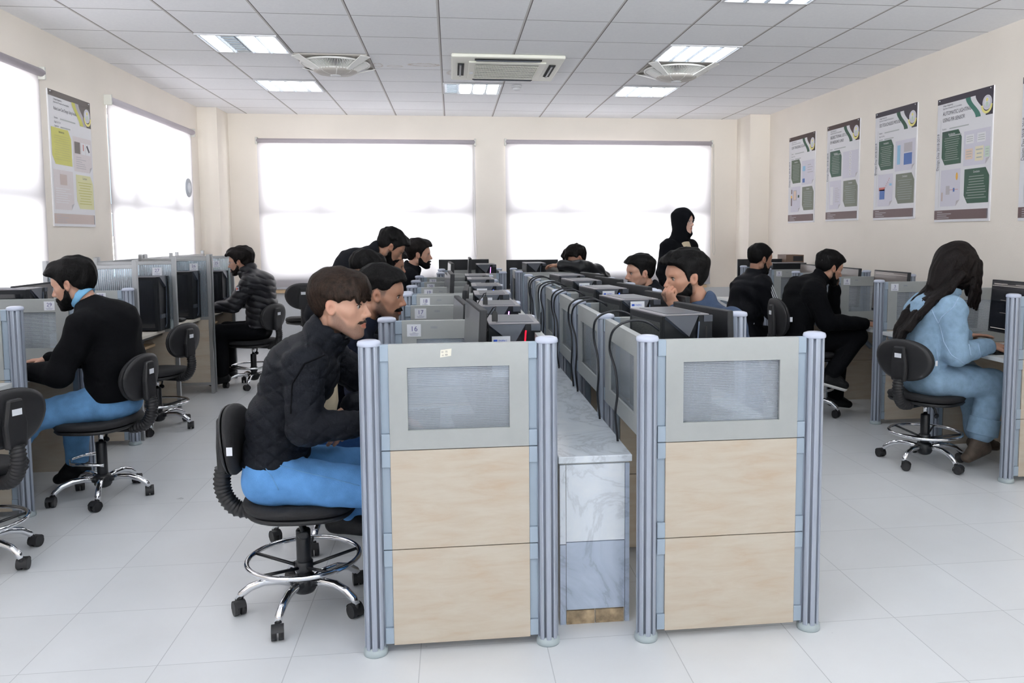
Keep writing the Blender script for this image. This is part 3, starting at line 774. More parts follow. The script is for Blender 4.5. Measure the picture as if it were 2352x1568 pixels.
# far end cubicles
for (x, y, l) in ((-.105, 7.62, 'aluminium post at the left corner of the far left end cubicle'), (.47, 7.62, 'aluminium post at the right corner of the far left end cubicle'), (-.105, 8.36, 'rear left post of the far left end cubicle'), (.47, 8.36, 'rear right post of the far left end cubicle'),
                (.63, 7.72, 'aluminium post at the left corner of the far right end cubicle'), (1.22, 7.72, 'aluminium post at the right corner of the far right end cubicle'), (.63, 8.40, 'rear left post of the far right end cubicle'), (1.22, 8.40, 'rear right post of the far right end cubicle')):
    post(x, y, l, 'posts of the far end cubicles')
panel(-.105, .47, 7.62, 'gray panel at the far end, left of the aisle gap', True, None, False, 'far end panels')
panel(-.105, .47, 8.36, 'hindmost gray panel below the far left black monitor', True, None, False, 'far end panels')
panel(.63, 1.22, 7.72, 'gray panel at the far end, right of the aisle gap', True, None, False, 'far end panels')
panel(.63, 1.22, 8.40, 'gray partition panel carrying the number 9', True, '9', False, 'far end panels')
side_panel(.47, 7.62, 8.36, 'gray side panel of the far left end cubicle', 'far end panels'); side_panel(.63, 7.72, 8.40, 'gray side panel of the far right end cubicle', 'far end panels')
desk(-.07, .42, 7.64, 8.34, 'white worktop inside the far left end cubicle', 'far worktops'); desk(.68, 1.19, 7.74, 8.38, 'white worktop inside the far right end cubicle', 'far worktops')
desk(-.07, .42, 8.38, 8.92, 'white worktop behind the far left end cubicle', 'far worktops'); desk(.68, 1.19, 8.42, 8.92, 'white worktop behind the far right end cubicle', 'far worktops')

# right wall row
XE, XF = 3.10, 3.78
YW = [4.18, 4.90, 5.62, 6.35, 7.08, 7.75, 8.42]
WN = [None, '2', '3', '4', '5', '6', '7']
for k, y in enumerate(YW):
    lab = ['ribbed aluminium post at the right edge of the photo', 'aluminium post hidden behind the woman in denim', 'aluminium post left of the panel numbered 3', 'aluminium post at the aisle end of panel 4', 'aluminium post behind the man in the striped track jacket', 'sixth aluminium post of the right wall row', 'farthest aluminium post of the right wall row'][k]
    post(XE, y, lab, 'posts of the right wall row')
    post(XF, y, '%s wall side post of the right wall row' % ordn[k], 'wall side posts of the right wall row')
    panel(XE, XF, y, 'nearest gray panel of the right wall row, cut by the frame edge' if k == 0 else 'gray partition panel carrying the number %s at the right wall' % WN[k], True, WN[k] if k > 1 else None, False, 'panels of the right wall row')
for k in range(6):
    desk(XE+.02, XF-.02, YW[k]+.02, YW[k+1]-.02, ['white worktop at which the woman in denim works', 'white worktop between panels 2 and 3', 'white worktop under the hand of the man in the black coat', 'white worktop between panels 4 and 5', 'white worktop between panels 5 and 6', 'farthest white worktop of the right wall row'][k], 'worktops of the right wall row')
# left wall row, laminate part
XG, XH = -2.16, -2.80
YV = [4.33, 5.05, 5.76]
for k, y in enumerate(YV):
    post(XG, y, ['aluminium post near the left edge of the photo', 'aluminium post hidden behind the man in the black sweater', 'aluminium post beside the panel numbered 28'][k], 'posts of the left wall row')
    post(XH, y, '%s wall side post of the left wall row' % ordn[k], 'wall side posts of the left wall row')
    panel(XH, XG, y, ['gray panel at the left edge of the photo', 'gray partition panel carrying the number 29', 'gray partition panel carrying the number 28'][k], True, None, False, 'panels of the left wall row')
for nm, y in (('29', 5.05), ('28', 5.76)):
    for o in list(bpy.data.objects):
        if o.name.startswith('partition_panel') and o.get('label', '').endswith('number ' + nm):
            number_sticker(o, nm, .155, 1.038, barcode=False)
post(XG, 3.60, 'aluminium post just outside the left edge of the photo', 'posts of the left wall row'); panel(XH, XG, 3.60, 'gray panel just outside the left edge of the photo', True, None, False, 'panels of the left wall row'); post(XH, 3.60, 'wall side post just outside the left edge', 'wall side posts of the left wall row')
desk(XH+.02, XG-.02, 3.62, 4.31, 'white worktop corner at the left edge of the photo', 'worktops of the left wall row')
desk(XH+.02, XG-.02, 4.35, 5.03, 'white worktop in front of the man in the black sweater', 'worktops of the left wall row')
desk(XH+.02, XG-.02, 5.07, 5.74, 'white worktop behind panel 29', 'worktops of the left wall row')
# left wall row, aluminium frame part with ribbed sheets
def sq(mb, p0, p1, r=.0145):
    lo = [min(a, b)-r for a, b in zip(p0, p1)]; hi = [max(a, b)+r for a, b in zip(p0, p1)]
    mb.box(lo, hi)
def alu_frame(y, label, number=None, top=1.235, h2=.68):
    t = thing('frame_partition', label, 'partition', (0, y, 0), 0, 'aluminium frame partitions with ribbed sheets')
    for x in (-2.15, -2.72):
        m = MB(); sq(m, (x, 0, .0145), (x, 0, top)); m.build('frame_post', M['alud'], t, .002)
    for z, nm in ((top-.03, 'top_rail'), (h2, 'middle_rail'), (.09, 'bottom_rail')):
        m = MB(); sq(m, (-2.705, 0, z), (-2.165, 0, z), .0125); m.build(nm, M['alud'], t, .002)
    MB().box((-2.705, -.004, h2+.0126), (-2.165, .004, top-.043)).build('ribbed_sheet', M['pc_v'], t)
    MB().box((-2.705, -.009, .103), (-2.165, .009, h2-.0126)).build('lower_board', M['wood'], t)
    if number: number_sticker(t, number, -2.275 if number != '25' else -2.06-.24, top-.065, -.0045, .07, True, False)
    return t
alu_frame(5.87, 'aluminium frame with ribbed sheet standing just beyond panel 28')
alu_frame(6.66, 'aluminium frame with ribbed sheet carrying the number 27', '27')
alu_frame(7.57, 'aluminium frame with ribbed sheet carrying the number 26', '26')
alu_frame(7.64, 'aluminium frame standing back to back with frame 26')
alu_frame(8.36, 'aluminium frame with ribbed sheet carrying the number 25', '25')
t = thing('wall_frame_rail', 'long aluminium rail with short stubs along the left wall behind the computers', 'rail', (-2.80, 8.25, 0))
m = MB(); sq(m, (0, -1.40, 1.200), (0, 1.42, 1.200)); m.build('top_rail', M['alud'], t, .002)
for y in (-1.36, -.45, -.34, .53, 1.40):
    m = MB(); sq(m, (0, y, .0145), (0, y, 1.235)); m.build('stub_post', M['alud'], t, .002)
for (y0, y1, l) in ((5.89, 6.64, 'cream worktop of station 27 beside the empty chair'), (6.68, 7.55, 'cream worktop of station 26'), (7.66, 8.34, 'cream worktop under the arms of the man in the puffer jacket')):
    t = thing('desk', l, 'desk', (-2.45, (y0+y1)/2, 0), 0, 'cream worktops with keyboard trays'); d = (y1-y0)/2
    MB().box((-.26, -d, ZD-.024), (.22, d, ZD)).build('worktop', M['desk2'], t, .003)
    MB().box((-.25, -d, ZD-.044), (.20, d, ZD-.0242)).build('underside_frame', M['black'], t)
    MB().box((-.20, -d+.05, ZD-.125), (.16, d-.05, ZD-.107)).build('keyboard_tray', M['deskwood'], t)
    for s in (-1, 1):
        m = MB(); m.box((.05, s*(d-.03)-.008, ZD-.107), (.07, s*(d-.03)+.008, ZD-.044)); m.build('tray_runner', M['alud'], t)
    MB().box((-.25, -d+.02, .10), (-.235, d-.02, ZD-.045)).build('back_board', M['wood'], t)

# marble covered ledge
t = thing('marble_ledge', 'low marble clad ledge between the two centre cubicle rows', 'ledge', (.4985, 4.90, 0))
y0, y1 = 2.82-4.90, 6.98-4.90
MB().box((-.128, y0+.012, 0), (.125, y1, .595)).build('core', M['grout'], t)
MB().box((-.105, y0+.004, .055), (.108, y0+.0118, .305)).build('lower_front_slab', M['marbleb'], t)
MB().box((-.105, y0+.004, .308), (.108, y0+.0118, .590)).build('upper_front_slab', M['marble'], t)
MB().box((-.128, y0+.004, .30), (-.107, y0+.0118, .590)).build('corner_strip', M['marble'], t)
MB().box((-.128, y0+.004, .0), (-.107, y0+.0118, .297)).build('corner_strip', M['marbleb'], t)
MB().box((.110, y0+.004, .0), (.126, y0+.0118, .590)).build('corner_strip', M['marbleb'], t)
MB().box((-.105, y0+.0045, .0), (-.002, y0+.0118, .050)).build('base_brick', M['brick'], t); MB().box((.002, y0+.0045, .0), (.105, y0+.0118, .050)).build('base_brick', M['brick'], t)
MB().box((-.134, y0-.004, .597), (.134, y1, .622)).build('top_slab', M['marble'], t, .003)

# cables over the side panels of the right row
def cable(label, pts, r=.0048, mat='cable'):
    pts = [Vector(p) for p in pts]; out = []
    for i in range(len(pts)-1):                             # Catmull-Rom
        p0 = pts[max(i-1, 0)]; p1 = pts[i]; p2 = pts[i+1]; p3 = pts[min(i+2, len(pts)-1)]
        for k in range(6):
            q = k/6; out.append(.5*((2*p1) + (p2-p0)*q + (2*p0-5*p1+4*p2-p3)*q*q + (-p0+3*p1-3*p2+p3)*q**3))
    out.append(pts[-1])
    o = MB().tube(out, r, 8, 0).build('cable', M[mat]); return tag(o, label, 'cable', 'black cables over the gray side panels' if mat == 'cable' else None)
xi = XC - .040
ck = ['front', 'second', 'third', 'fourth', 'fifth', 'sixth']
spots = [(2.98, 'a'), (3.36, 'b'), (3.98, 'a'), (4.12, 'b'), (4.70, 'a'), (4.84, 'b'), (5.42, 'a'), (5.58, 'b'), (6.16, 'a'), (6.31, 'b')]
for i, (y, kd) in enumerate(spots):
    w = .05 if kd == 'a' else .02
    lab = 'black cable over the %s right row side panel, its %s one' % (ck[i//2], 'nearer' if kd == 'a' else 'farther')
    cable(lab, [(XC+.17, y-.01, 1.00), (XC+.08, y, 1.075), (XC+.005, y+.01, 1.085), (xi-.015, y+.02, 1.05), (xi-.018, y+.03+w, .97), (xi-.008, y+.02, .90), (xi-.012, y-.02-w*.4, .82), (xi-.010, y+.01, .73), (xi+.004, y+.03, .62), (xi+.012, y+.02, .46), (xi+.02, y, .30)])
o = cable('white cable hanging in a loop over the fourth side panel of the right row', [(XC+.16, 5.60, 1.02), (XC+.05, 5.64, 1.085), (xi-.012, 5.74, 1.06), (xi-.015, 5.92, .96), (xi-.012, 5.92, .84), (xi-.012, 5.80, .78), (xi-.012, 5.66, .80), (xi-.012, 5.57, .90), (xi-.012, 5.60, 1.02), (XC, 5.62, 1.08), (XC+.10, 5.58, 1.04)], .0052, 'cablew')
# ------------------------------------------------------------------ desktop computers
def make_tower(label, loc, rotz=0., led='red', tag_side=None, hs=1., group='black tower computers', side_mat='mesh'):
    """front faces local -y"""
    t = thing('desktop_computer', label, 'computer', loc, rotz, group)
    w, d, h = .19, .36, .395*hs
    b = MB(); b.box((-w/2, -d/2+.03, .008), (w/2, d/2, h-.006)); b.build('case', M['case'], t, .003)
    MB().box((-w/2, -d/2+.028, h-.006), (w/2, d/2, h)).build('top_cover', M['steel'], t, .002)
    MB().box((-w/2+.03, -d/2+.06, h), (w/2-.02, d/2-.03, h+.0015)).build('top_vent', M['casegray'], t)
    f = MB(); y = -d/2
    # faceted front: recessed lower V under a protruding chevron
    zt, zm = h, h-.075*hs; xl, xr, xm = -w/2, w/2, -.005; xe = .04
    f.box((xl, y+.012, 0.004), (xr, y+.03, h-.004), 0)
    f.add([(xl, y+.004, zt-.002), (xe, y+.004, zt-.002), (xm, y-.010, zm), (xl, y+.012, zt-.012), (xe, y+.012, zt-.012), (xm, y+.012, zm-.004)], [(0,2,1), (0,3,5,2), (1,2,5,4), (0,1,4,3)], 1)
    f.add([(xe, y+.003, zt-.002), (xr, y+.003, zt-.002), (xr, y+.003, .01), (xe-.03, y+.003, .01), (xe, y+.013, zt-.002), (xr, y+.013, zt-.002), (xr, y+.013, .01), (xe-.03, y+.013, .01)], [(0,3,2,1), (0,1,5,4), (3,0,4,7), (1,2,6,5), (2,3,7,6)], 0)
    f.box((xe+.02, y-.0005, zt-.026), (xr, y+.004, zt-.002), 1)
    f.box((xl, y+.002, .10), (xm, y+.013, .13), 1)
    f.build('front_panel', [M['case'], M['casegray']], t)
    s = MB(); s.add([(xe-.002, y+.0005, zt-.025), (xe+.003, y+.0005, zt-.025), (xe-.022, y+.0005, .05), (xe-.028, y+.0005, .05), (xe-.002, y+.003, zt-.025), (xe+.003, y+.003, zt-.025), (xe-.022, y+.003, .05), (xe-.028, y+.003, .05)], [(0,3,2,1),(4,5,6,7),(0,1,5,4),(1,2,6,5),(2,3,7,6),(3,0,4,7)])
    s.add([(xe-.028, y+.0005, .05), (xe-.022, y+.0005, .05), (xe-.055, y+.0005, .025), (xe-.062, y+.0005, .025), (xe-.028, y+.003, .05), (xe-.022, y+.003, .05), (xe-.055, y+.003, .025), (xe-.062, y+.003, .025)], [(0,3,2,1),(4,5,6,7),(0,1,5,4),(1,2,6,5),(2,3,7,6),(3,0,4,7)])
    q = s.build('light_strip', M[led], t)
    if led != 'ledoff': q['label'] = 'glowing light strip'
    MB().box((xe+.028, y+.0008, zt-.14), (xr-.022, y+.0032, zt-.045)).build('drive_bay', M['dark'], t)
    side = MB(); side.box((-w/2-.0015, -d/2+.05, .03), (-w/2, d/2-.03, h-.03)); side.build('side_panel' if side_mat != 'mesh' else 'side_grille', M[side_mat], t)
    if tag_side:
        p = MB(); u0, u1, z1, z0 = tag_side; yy = y-.0115
        p.box((u0, yy-.001, z0), (u1, yy, z1), 0)
        p.box((u0+.006, yy-.0016, z1-.022), (u0+.020, yy-.001, z1-.012), 1)
        put_text(p, 'ENERG', (u0+.024, yy-.0012, z1-.0215), (1,0,0), (0,0,1), .0125, 1, 'l', .8, .0006)
        zz = z1-.032
        for i, c in enumerate((2, 2, 3, 3, 4, 5, 6)):
            if zz-.008 < z0+.003: break
            p.box((u0+.006, yy-.0016, zz-.007), (u0+.018+.004*i, yy-.001, zz), c); zz -= .0092
        p.build('energy_label', [M['paper'], M['bluep'], M['green'], M['yellow'], M['orange'], M['redp'], M['redp']], t)
    return t
TG = 'tower computers of the centre left row'
make_tower('black tower computer with a red light strip, nearest in the left row', (.225, 3.14, ZD), 0, 'red', (-.085, -.018, .352, .20), 1., TG)
make_tower('tower computer with a violet light strip beside panel 17', (.215, 3.89, ZD), 0, 'violet', None, 1., TG)
make_tower('tower computer with a white label and unlit strip beside panel 18', (.215, 4.62, ZD), 0, 'ledoff', (-.065, .0, .380, .24), 1., TG)
make_tower('tower computer with a blue light strip beside panel 19', (.22, 5.38, ZD), 0, 'blue', (-.065, .0, .380, .24), 1., TG)
make_tower('tower computer with a label and unlit strip beside panel 20', (.205, 6.03, ZD), 0, 'ledoff', (-.065, .0, .380, .24), 1.02, TG)
make_tower('tower computer with an amber light dot beside panel 21', (.20, 6.72, ZD), 0, 'amber', None, 1.0, TG)
make_tower('tower computer with a violet strip in the far left end cubicle', (.33, 8.06, ZD), 0, 'violet', None, 1.10, TG)
TG = 'tower computers of the centre right row'
W_ = (-.062, .008, .404, .20)
make_tower('tower computer behind the front right panel, angled, with mesh side', (.845, 3.11, ZD), .16, 'ledoff', None, 1.06, TG)
make_tower('second tower computer of the right row, wrapped side and energy label', (.865, 3.945, ZD), .14, 'ledoff', W_, 1.04, TG)
make_tower('third tower computer of the right row with a blue strip and energy label', (.87, 4.665, ZD), .12, 'blue', W_, 1.05, TG)
make_tower('fourth tower computer of the right row with plastic wrapped side', (.86, 5.42, ZD), .10, 'ledoff', W_, 1.06, TG)
make_tower('fifth tower computer of the right row with a pale side', (.86, 6.10, ZD), .10, 'ledoff', None, 1.06, TG)
make_tower('tower computer in the far right end cubicle', (.81, 8.08, ZD), .05, 'ledoff', None, 1.12, TG)
TG = 'tower computers of the left wall row'
make_tower('large black tower standing on station 27 worktop below its number', (-2.37, 6.56, ZD), PI/2, 'ledoff', None, 1.06, TG, 'blackg')
make_tower('large black tower standing on station 26 worktop below its number', (-2.40, 7.46, ZD), PI/2, 'ledoff', None, 1.06, TG, 'blackg')
make_tower('large black tower in front of the man in the puffer jacket', (-2.36, 8.24, ZD), PI/2, 'ledoff', None, .98, TG, 'blackg')
make_tower('black tower between panels 28 and 29', (-2.62, 5.18, ZD), PI/2, 'ledoff', None, 1.06, TG, 'blackg')
make_tower('black tower standing at the far end of the right wall row', (3.42, 8.06, ZD), -PI/2, 'ledoff', None, 1.06, 'tower computers of the right wall row')

# ------------------------------------------------------------------ monitors (screen faces local +x)
def make_monitor(label, loc, rotz, w=.50, h=.32, zc=.95, tilt=.06, ui=None, group='flat monitors', scr='screenw'):
    t = thing('monitor', label, 'monitor', loc, rotz, group)
    zb = zc - loc[2]
    R_ = Matrix.Translation((0, 0, zb)) @ Matrix.Rotation(-tilt, 4, 'Y')
    b = MB(); b.box((-.026, -w/2, -h/2), (0, w/2, h/2)); b.xf(R_); b.build('housing', M['blackm'], t, .004)
    hb = MB(); hb.box((-.045, -w*.3, -h*.32), (-.0255, w*.3, h*.15)); hb.xf(R_); hb.build('rear_bulge', M['blackm'], t, .008)
    s = MB(); s.box((.0002, -w/2+.010, -h/2+.018), (.0012, w/2-.010, h/2-.010)); s.xf(R_); sc = s.build('screen', M[scr], t)
    if ui:
        u = MB()
        for (y0, z0, y1, z1, k) in ui: u.box((.0014, -w/2+y0*w, -h/2+z0*h), (.0018, -w/2+y1*w, -h/2+z1*h), k)
        u.xf(R_); u.build('screen_content', [M['ui'], M['uib'], M['red']], sc)
    n = MB(); n.box((-.062, -.03, .010), (-.040, .03, zb)); n.build('stand_neck', M['black'], t, .004)
    MB().box((-.13, -.12, 0), (.07, .12, .012)).build('stand_base', M['black'], t, .006)
    st = MB(); st.cbox((-.027, w/2-.05, -h/2+.05), (.001, .03, .018)); st.xf(R_); st.build('rear_sticker', M['paper'], t)
    return t
MG = 'monitors of the centre left row'
for (x, y, rz, l, hh) in ((.065, 3.10, PI+.08, 'monitor beside the red lit tower, its pale screen turned to the first student', .38), (.02, 3.84, PI+.08, 'monitor standing before panel 17', .34), (.055, 4.56, PI-.04, 'monitor standing before panel 18', .35), (-.03, 5.34, PI+.04, 'monitor standing before panel 19', .40), (-.05, 6.0, PI+.05, 'monitor standing before panel 20', .36), (-.03, 6.66, PI+.05, 'monitor with a pale screen standing before panel 21', .42), (.15, 8.0, PI, 'thin monitor seen edge on in the far left end cubicle', .42)):
    make_monitor(l, (x, y, ZD), rz, .52, hh, ZD+.08+hh/2, .05, None, MG)
MG = 'monitors of the centre right row'
for (y, l) in ((3.20, 'monitor in front of the man in the blue gray jacket'), (3.90, 'second monitor of the right row, its dark back to the camera'), (4.62, 'third monitor of the right row, its dark back to the camera'), (5.38, 'fourth monitor of the right row'), (6.03, 'fifth monitor of the right row')):
    make_monitor(l, (1.06 if y > 3.3 else 1.02, y, ZD), .19, .46, .32, ZD+.10+.17, .04, None, MG)
make_monitor('greenish monitor in the far right end cubicle', (1.02, 8.05, ZD), -.6, .40, .30, .96, .04, None, MG)
make_monitor('wide black monitor back at the far end, left of the aisle gap', (.124, 8.60, ZD), PI/2, .52, .31, 1.00, .0, None, 'black monitors facing the back wall')
make_monitor('wide black monitor back at the far end, right of the aisle gap', (.845, 8.62, ZD), PI/2, .55, .31, .99, .0, None, 'black monitors facing the back wall')
make_monitor('black monitor back at the far end of the right wall row', (3.40, 8.62, ZD), PI/2, .60, .30, .98, .0, None, 'black monitors facing the back wall')
MG = 'monitors of the right wall row'
UI = [(.02, .885, .98, .893, 0), (.05, .925, .30, .933, 0), (.45, .925, .9, .931, 0), (.05, .91, .7, .914, 0), (.05, .075, .45, .085, 0), (.50, .11, .75, .116, 0), (.55, .05, .60, .058, 2), (.64, .05, .70, .058, 0), (.2, .62, .8, .623, 0), (.2, .38, .8, .383, 0)]
for (y, l, ui) in ((4.58, 'monitor with dark screen in front of the woman in denim', UI), (5.22, 'monitor beyond the long haired woman, between panels 2 and 3', [(.3, .5, .7, .95, 1)]), (6.05, 'monitor in front of the man in the black coat', [(.06, .91, .98, .916, 0), (.06, .94, .6, .945, 0)]), (6.80, 'monitor in front of the man in the track jacket', None), (7.48, 'monitor between panels 5 and 6', None)):
    make_monitor(l, (3.42, y, ZD), PI, .50, .33, .945, .06, ui, MG, 'screen' if y < 5 else 'screenb')
make_monitor('monitor between panels 28 and 29 with a pale screen', (-2.58, 5.43, ZD), 0, .46, .33, .955, .05, None, 'monitors of the left wall row', 'screenb')
make_monitor('monitor at the left edge of the photo', (-2.58, 4.70, ZD), 0, .46, .33, .955, .05, None, 'monitors of the left wall row')
make_monitor('monitor just outside the left edge', (-2.56, 3.95, ZD), 0, .46, .33, .955, .05, None, 'monitors of the left wall row')
t = thing('carton', 'small dark brown carton on top of the far tower by the right wall', 'box', (3.70, 8.60, 1.088)); 
MB().box((-.10, -.12, 0), (.10, .12, .088)).build('carton_body', M['brown'], t, .002); MB().box((-.02, -.1215, .02), (.09, -.1202, .075)).build('carton_label', M['blackm'], t)
make_tower('tower computer under the dark brown carton', (3.70, 8.66, ZD), 0, 'ledoff', None, 1.0, 'tower computers of the right wall row')
desk(3.0, 3.9, 8.44, 9.0, 'worktop at the far end of the right wall row', 'worktops of the right wall row')

# ------------------------------------------------------------------ keyboards, mice, adapters
def keyboard(label, loc, rotz):
    t = thing('keyboard', label, 'keyboard', loc, rotz, 'black keyboards')
    MB().prism([(-.075, 0), (.075, 0), (.075, .010), (-.075, .020)], -.20, .20, 'y').build('keyboard_body', M['blackm'], t, .003)
    k = MB()
    for r in range(5):
        for c in range(15):
            x = -.058 + .028*r; y = -.185 + .026*c; z = .0195 - .0667*(x+.075)*1.0; k.box((x-.010, y-.010, z), (x+.010, y+.010, z+.005))
    k.build('keys', M['black'], t); return t
keyboard('black keyboard on the worktop left of the man in the black sweater', (-2.33, 4.72, ZD), 0.)
keyboard('black keyboard under the hand of the woman in denim', (3.24, 4.60, ZD), PI)
keyboard('black keyboard in front of the man in the black coat', (3.26, 6.0, ZD), PI)
keyboard('black keyboard in front of the first student', (-.13, 3.10, ZD), PI)
def mouse(label, loc, rz=0.):
    t = thing('computer_mouse', label, 'mouse', loc, rz, 'black computer mice')
    MB().ell((0, 0, .008), (.055, .031, .022), 16, 10).build('mouse_body', M['blackg'], t)
    MB().cyl((-.030, -.004, .026), (-.030, .004, .026), .008, n=10).build('scroll_wheel', M['rubber'], t); return t
mouse('black mouse on station 27 worktop at the foot of the tower', (-2.285, 6.12, ZD+.0145)); mouse('black mouse on station 26 worktop at the foot of the tower', (-2.285, 7.16, ZD+.0145)); mouse('black mouse beside the hand of the woman in denim', (3.22, 4.30, ZD+.0145))
t = thing('paper_box', 'small white box on the worktop corner beside the left edge post', 'box', (-2.24, 4.46, ZD)); MB().box((-.03, -.045, 0), (.03, .045, .035)).build('box_body', M['paper'], t, .002)
def dongle(label, loc, p):
    t = thing('video_adapter', label, 'adapter', loc, 0, 'black video plugs lying on the tower tops')
    MB().prism([(-.011, 0), (.011, 0), (.011, .030), (.006, .040), (-.006, .040), (-.011, .030)], -.005, .005, 'y').build('plug', M['rubber'], t, .002)
    MB().tube([(0, 0, .038), (.004, 0, .055), (-.006, .01, .05), (-.03, .01, .012), (-.045, -.002, -.02), (-.048, -.006, -.06)], .0028, 6).build('lead', M['cable'], t); return t
dongle('black plug with lead standing on the red lit tower', (.155, 3.02, 1.089), 0); dongle('black plug with lead standing on the violet lit tower', (.150, 3.76, 1.089), 0)

# ------------------------------------------------------------------ swivel drafting chairs (facing local +x)
def superell(a, b, n=32, e=2.6):
    out = []
    for k in range(n):
        t = 2*PI*k/n; c, s = math.cos(t), math.sin(t)
        out.append((a*math.copysign(abs(c)**(2/e), c), b*math.copysign(abs(s)**(2/e), s)))
    return out
def make_chair(label, loc, rotz, ring=True, group='black drafting chairs', sz=.445):
    t = thing('drafting_chair', label, 'chair', loc, rotz, group)
    # seat cushion and shell
    b = MB(); vs = []; n = 36
    levels = [(.80, sz-.046), (.97, sz-.038), (1.0, sz-.022), (.97, sz-.008), (.85, sz), (.45, sz-.004), (.02, sz-.006)]
    for (q, z) in levels:
        for (x, y) in superell(.205*q, .205*q, n): vs.append((x+.0, y, z + (.012*(x/.2)**2 if x < 0 else -.010*(x/.2)**2)))
    fs = [(i*n+j, i*n+(j+1) % n, (i+1)*n+(j+1) % n, (i+1)*n+j) for i in range(len(levels)-1) for j in range(n)]; fs.append(tuple(reversed(range(n)))); fs.append(tuple((len(levels)-1)*n+j for j in range(n)))
    b.add(vs, fs, 0, True); b.build('seat', M['seatf'], t)
    b = MB(); vs = []; lv = [(.55, sz-.075), (.93, sz-.062), (.985, sz-.047), (.80, sz-.0465)]
    for (q, z) in lv:
        for (x, y) in superell(.205*q, .205*q, n): vs.append((x, y, z + (.012*(x/.2)**2 if x < 0 else -.010*(x/.2)**2)))
    fs = [(i*n+j, i*n+(j+1) % n, (i+1)*n+(j+1) % n, (i+1)*n+j) for i in range(len(lv)-1) for j in range(n)]; fs.append(tuple(reversed(range(n)))); fs.append(tuple((len(lv)-1)*n+j for j in range(n)))
    b.add(vs, fs, 0, True); b.build('seat_shell', M['rubber'], t)
    # backrest: curved shield, cushion in front and shell behind
    zc = sz + .215; xb = -.245
    def shield(off, th, sc, name, mat, ridge=0.):
        b = MB(); n = 40; rings = []
        prof = []
        for (y, z) in superell(.185*sc, .125*sc, n, 2.35): prof.append((y*(1 + .16*max(0, z/.12)*0 - .12*max(0, -z/.12)), z))
        for (q, dx) in ((.02, th), (.55, th), (.88, th*.8), (1.0, th*.3), (1.0, 0.), (.9, -.004), (.02, -.004)):
            rings.append([(xb + off + dx*(1 if th > 0 else 1) + .55*(y*q)**2 + .10*(z*q) *-1, y*q, zc + z*q) for (y, z) in prof])
        vs = [p for r in rings for p in r]
        fs = [(i*n+j, i*n+(j+1) % n, (i+1)*n+(j+1) % n, (i+1)*n+j) for i in range(len(rings)-1) for j in range(n)]
        b.add(vs, fs, 0, True); return b.build(name, M[mat], t)
    shield(0., .038, 1.0, 'back_cushion', 'seatf'); shield(-.006, -.016, .985, 'back_shell', 'rubber')
    r = MB(); r.prism([(-.045, zc-.122), (.045, zc-.122), (.052, zc-.02), (.034, zc+.085), (-.034, zc+.085), (-.052, zc-.02)], xb-.048, xb-.016, 'x'); r.build('back_spine', M['rubber'], t, .010)
    MB().box((xb-.0500, -.022, zc+.018), (xb-.0484, .022, zc+.044)).build('sticker', M['paper'], t)['label'] = 'small white sticker'
    tg = MB(); tg.box((-.004, -.0, -.015), (.016, .0012, .015)); tg.xf(Matrix.Translation((xb+.032, -.190, zc+.0))); tg.build('fabric_tag', M['paper'], t)
    # corrugated bellows from under the seat up to the backrest
    pts = []; rr = []
    ctrl = [Vector(p) for p in ((-.17, 0, sz-.060), (-.235, 0, sz-.050), (-.275, 0, sz-.005), (-.288, 0, sz+.05), (-.280, 0, sz+.105))]
    path = []
    for i in range(len(ctrl)-1):
        p0 = ctrl[max(i-1, 0)]; p1 = ctrl[i]; p2 = ctrl[i+1]; p3 = ctrl[min(i+2, len(ctrl)-1)]
        for k in range(12):
            q = k/12; path.append(.5*((2*p1)+(p2-p0)*q+(2*p0-5*p1+4*p2-p3)*q*q+(-p0+3*p1-3*p2+p3)*q**3))
    path.append(ctrl[-1])
    MB().tube(path, [.0325 if k % 3 == 0 else (.027 if k % 3 == 1 else .0285) for k in range(len(path))], 18).build('bellows', M['rubber'], t)
    MB().box((-.19, -.022, sz-.082), (.02, .022, sz-.066)).build('back_bar', M['black'], t, .004)
    # column, ring and base
    g = MB(); g.cyl((0, 0, .30), (0, 0, sz-.06), .0125, n=16); g.build('gas_lift', M['chrome'], t)
    g = MB(); g.lathe([(.024, .10), (.027, .105), (.027, .30), (.024, .305), (.014, .306)], 24); g.build('column_cover', M['black'], t)
    MB().box((-.07, -.055, sz-.082), (.07, .055, sz-.064)).build('seat_plate', M['black'], t)
    lv = MB(); lv.tube([(.0, -.03, sz-.075), (.0, -.06, sz-.10), (.01, -.065, sz-.13)], .007, 8); lv.ell((.012, -.066, sz-.142), (.022, .008, .016), 12, 8); lv.build('lever', M['black'], t)
    if ring:
        zr = .195
        MB().tube([(.205*math.cos(a*2*PI/48), .205*math.sin(a*2*PI/48), zr) for a in range(48)], .0095, 12, 0, True).build('foot_ring', M['chrome'], t)
        s = MB()
        for k in range(5):
            a = 2*PI*(k+.25)/5; s.tube([(.025*math.cos(a), .025*math.sin(a), zr-.035), (.20*math.cos(a), .20*math.sin(a), zr)], .0065, 8)
        s.lathe([(.030, zr-.055), (.033, zr-.05), (.033, zr-.015), (.028, zr-.012)], 24); s.build('ring_spokes', M['black'], t)
    MB().lathe([(.020, .055), (.036, .062), (.044, .075), (.044, .115), (.034, .128), (.026, .130)], 24).build('base_hub', M['black'], t)
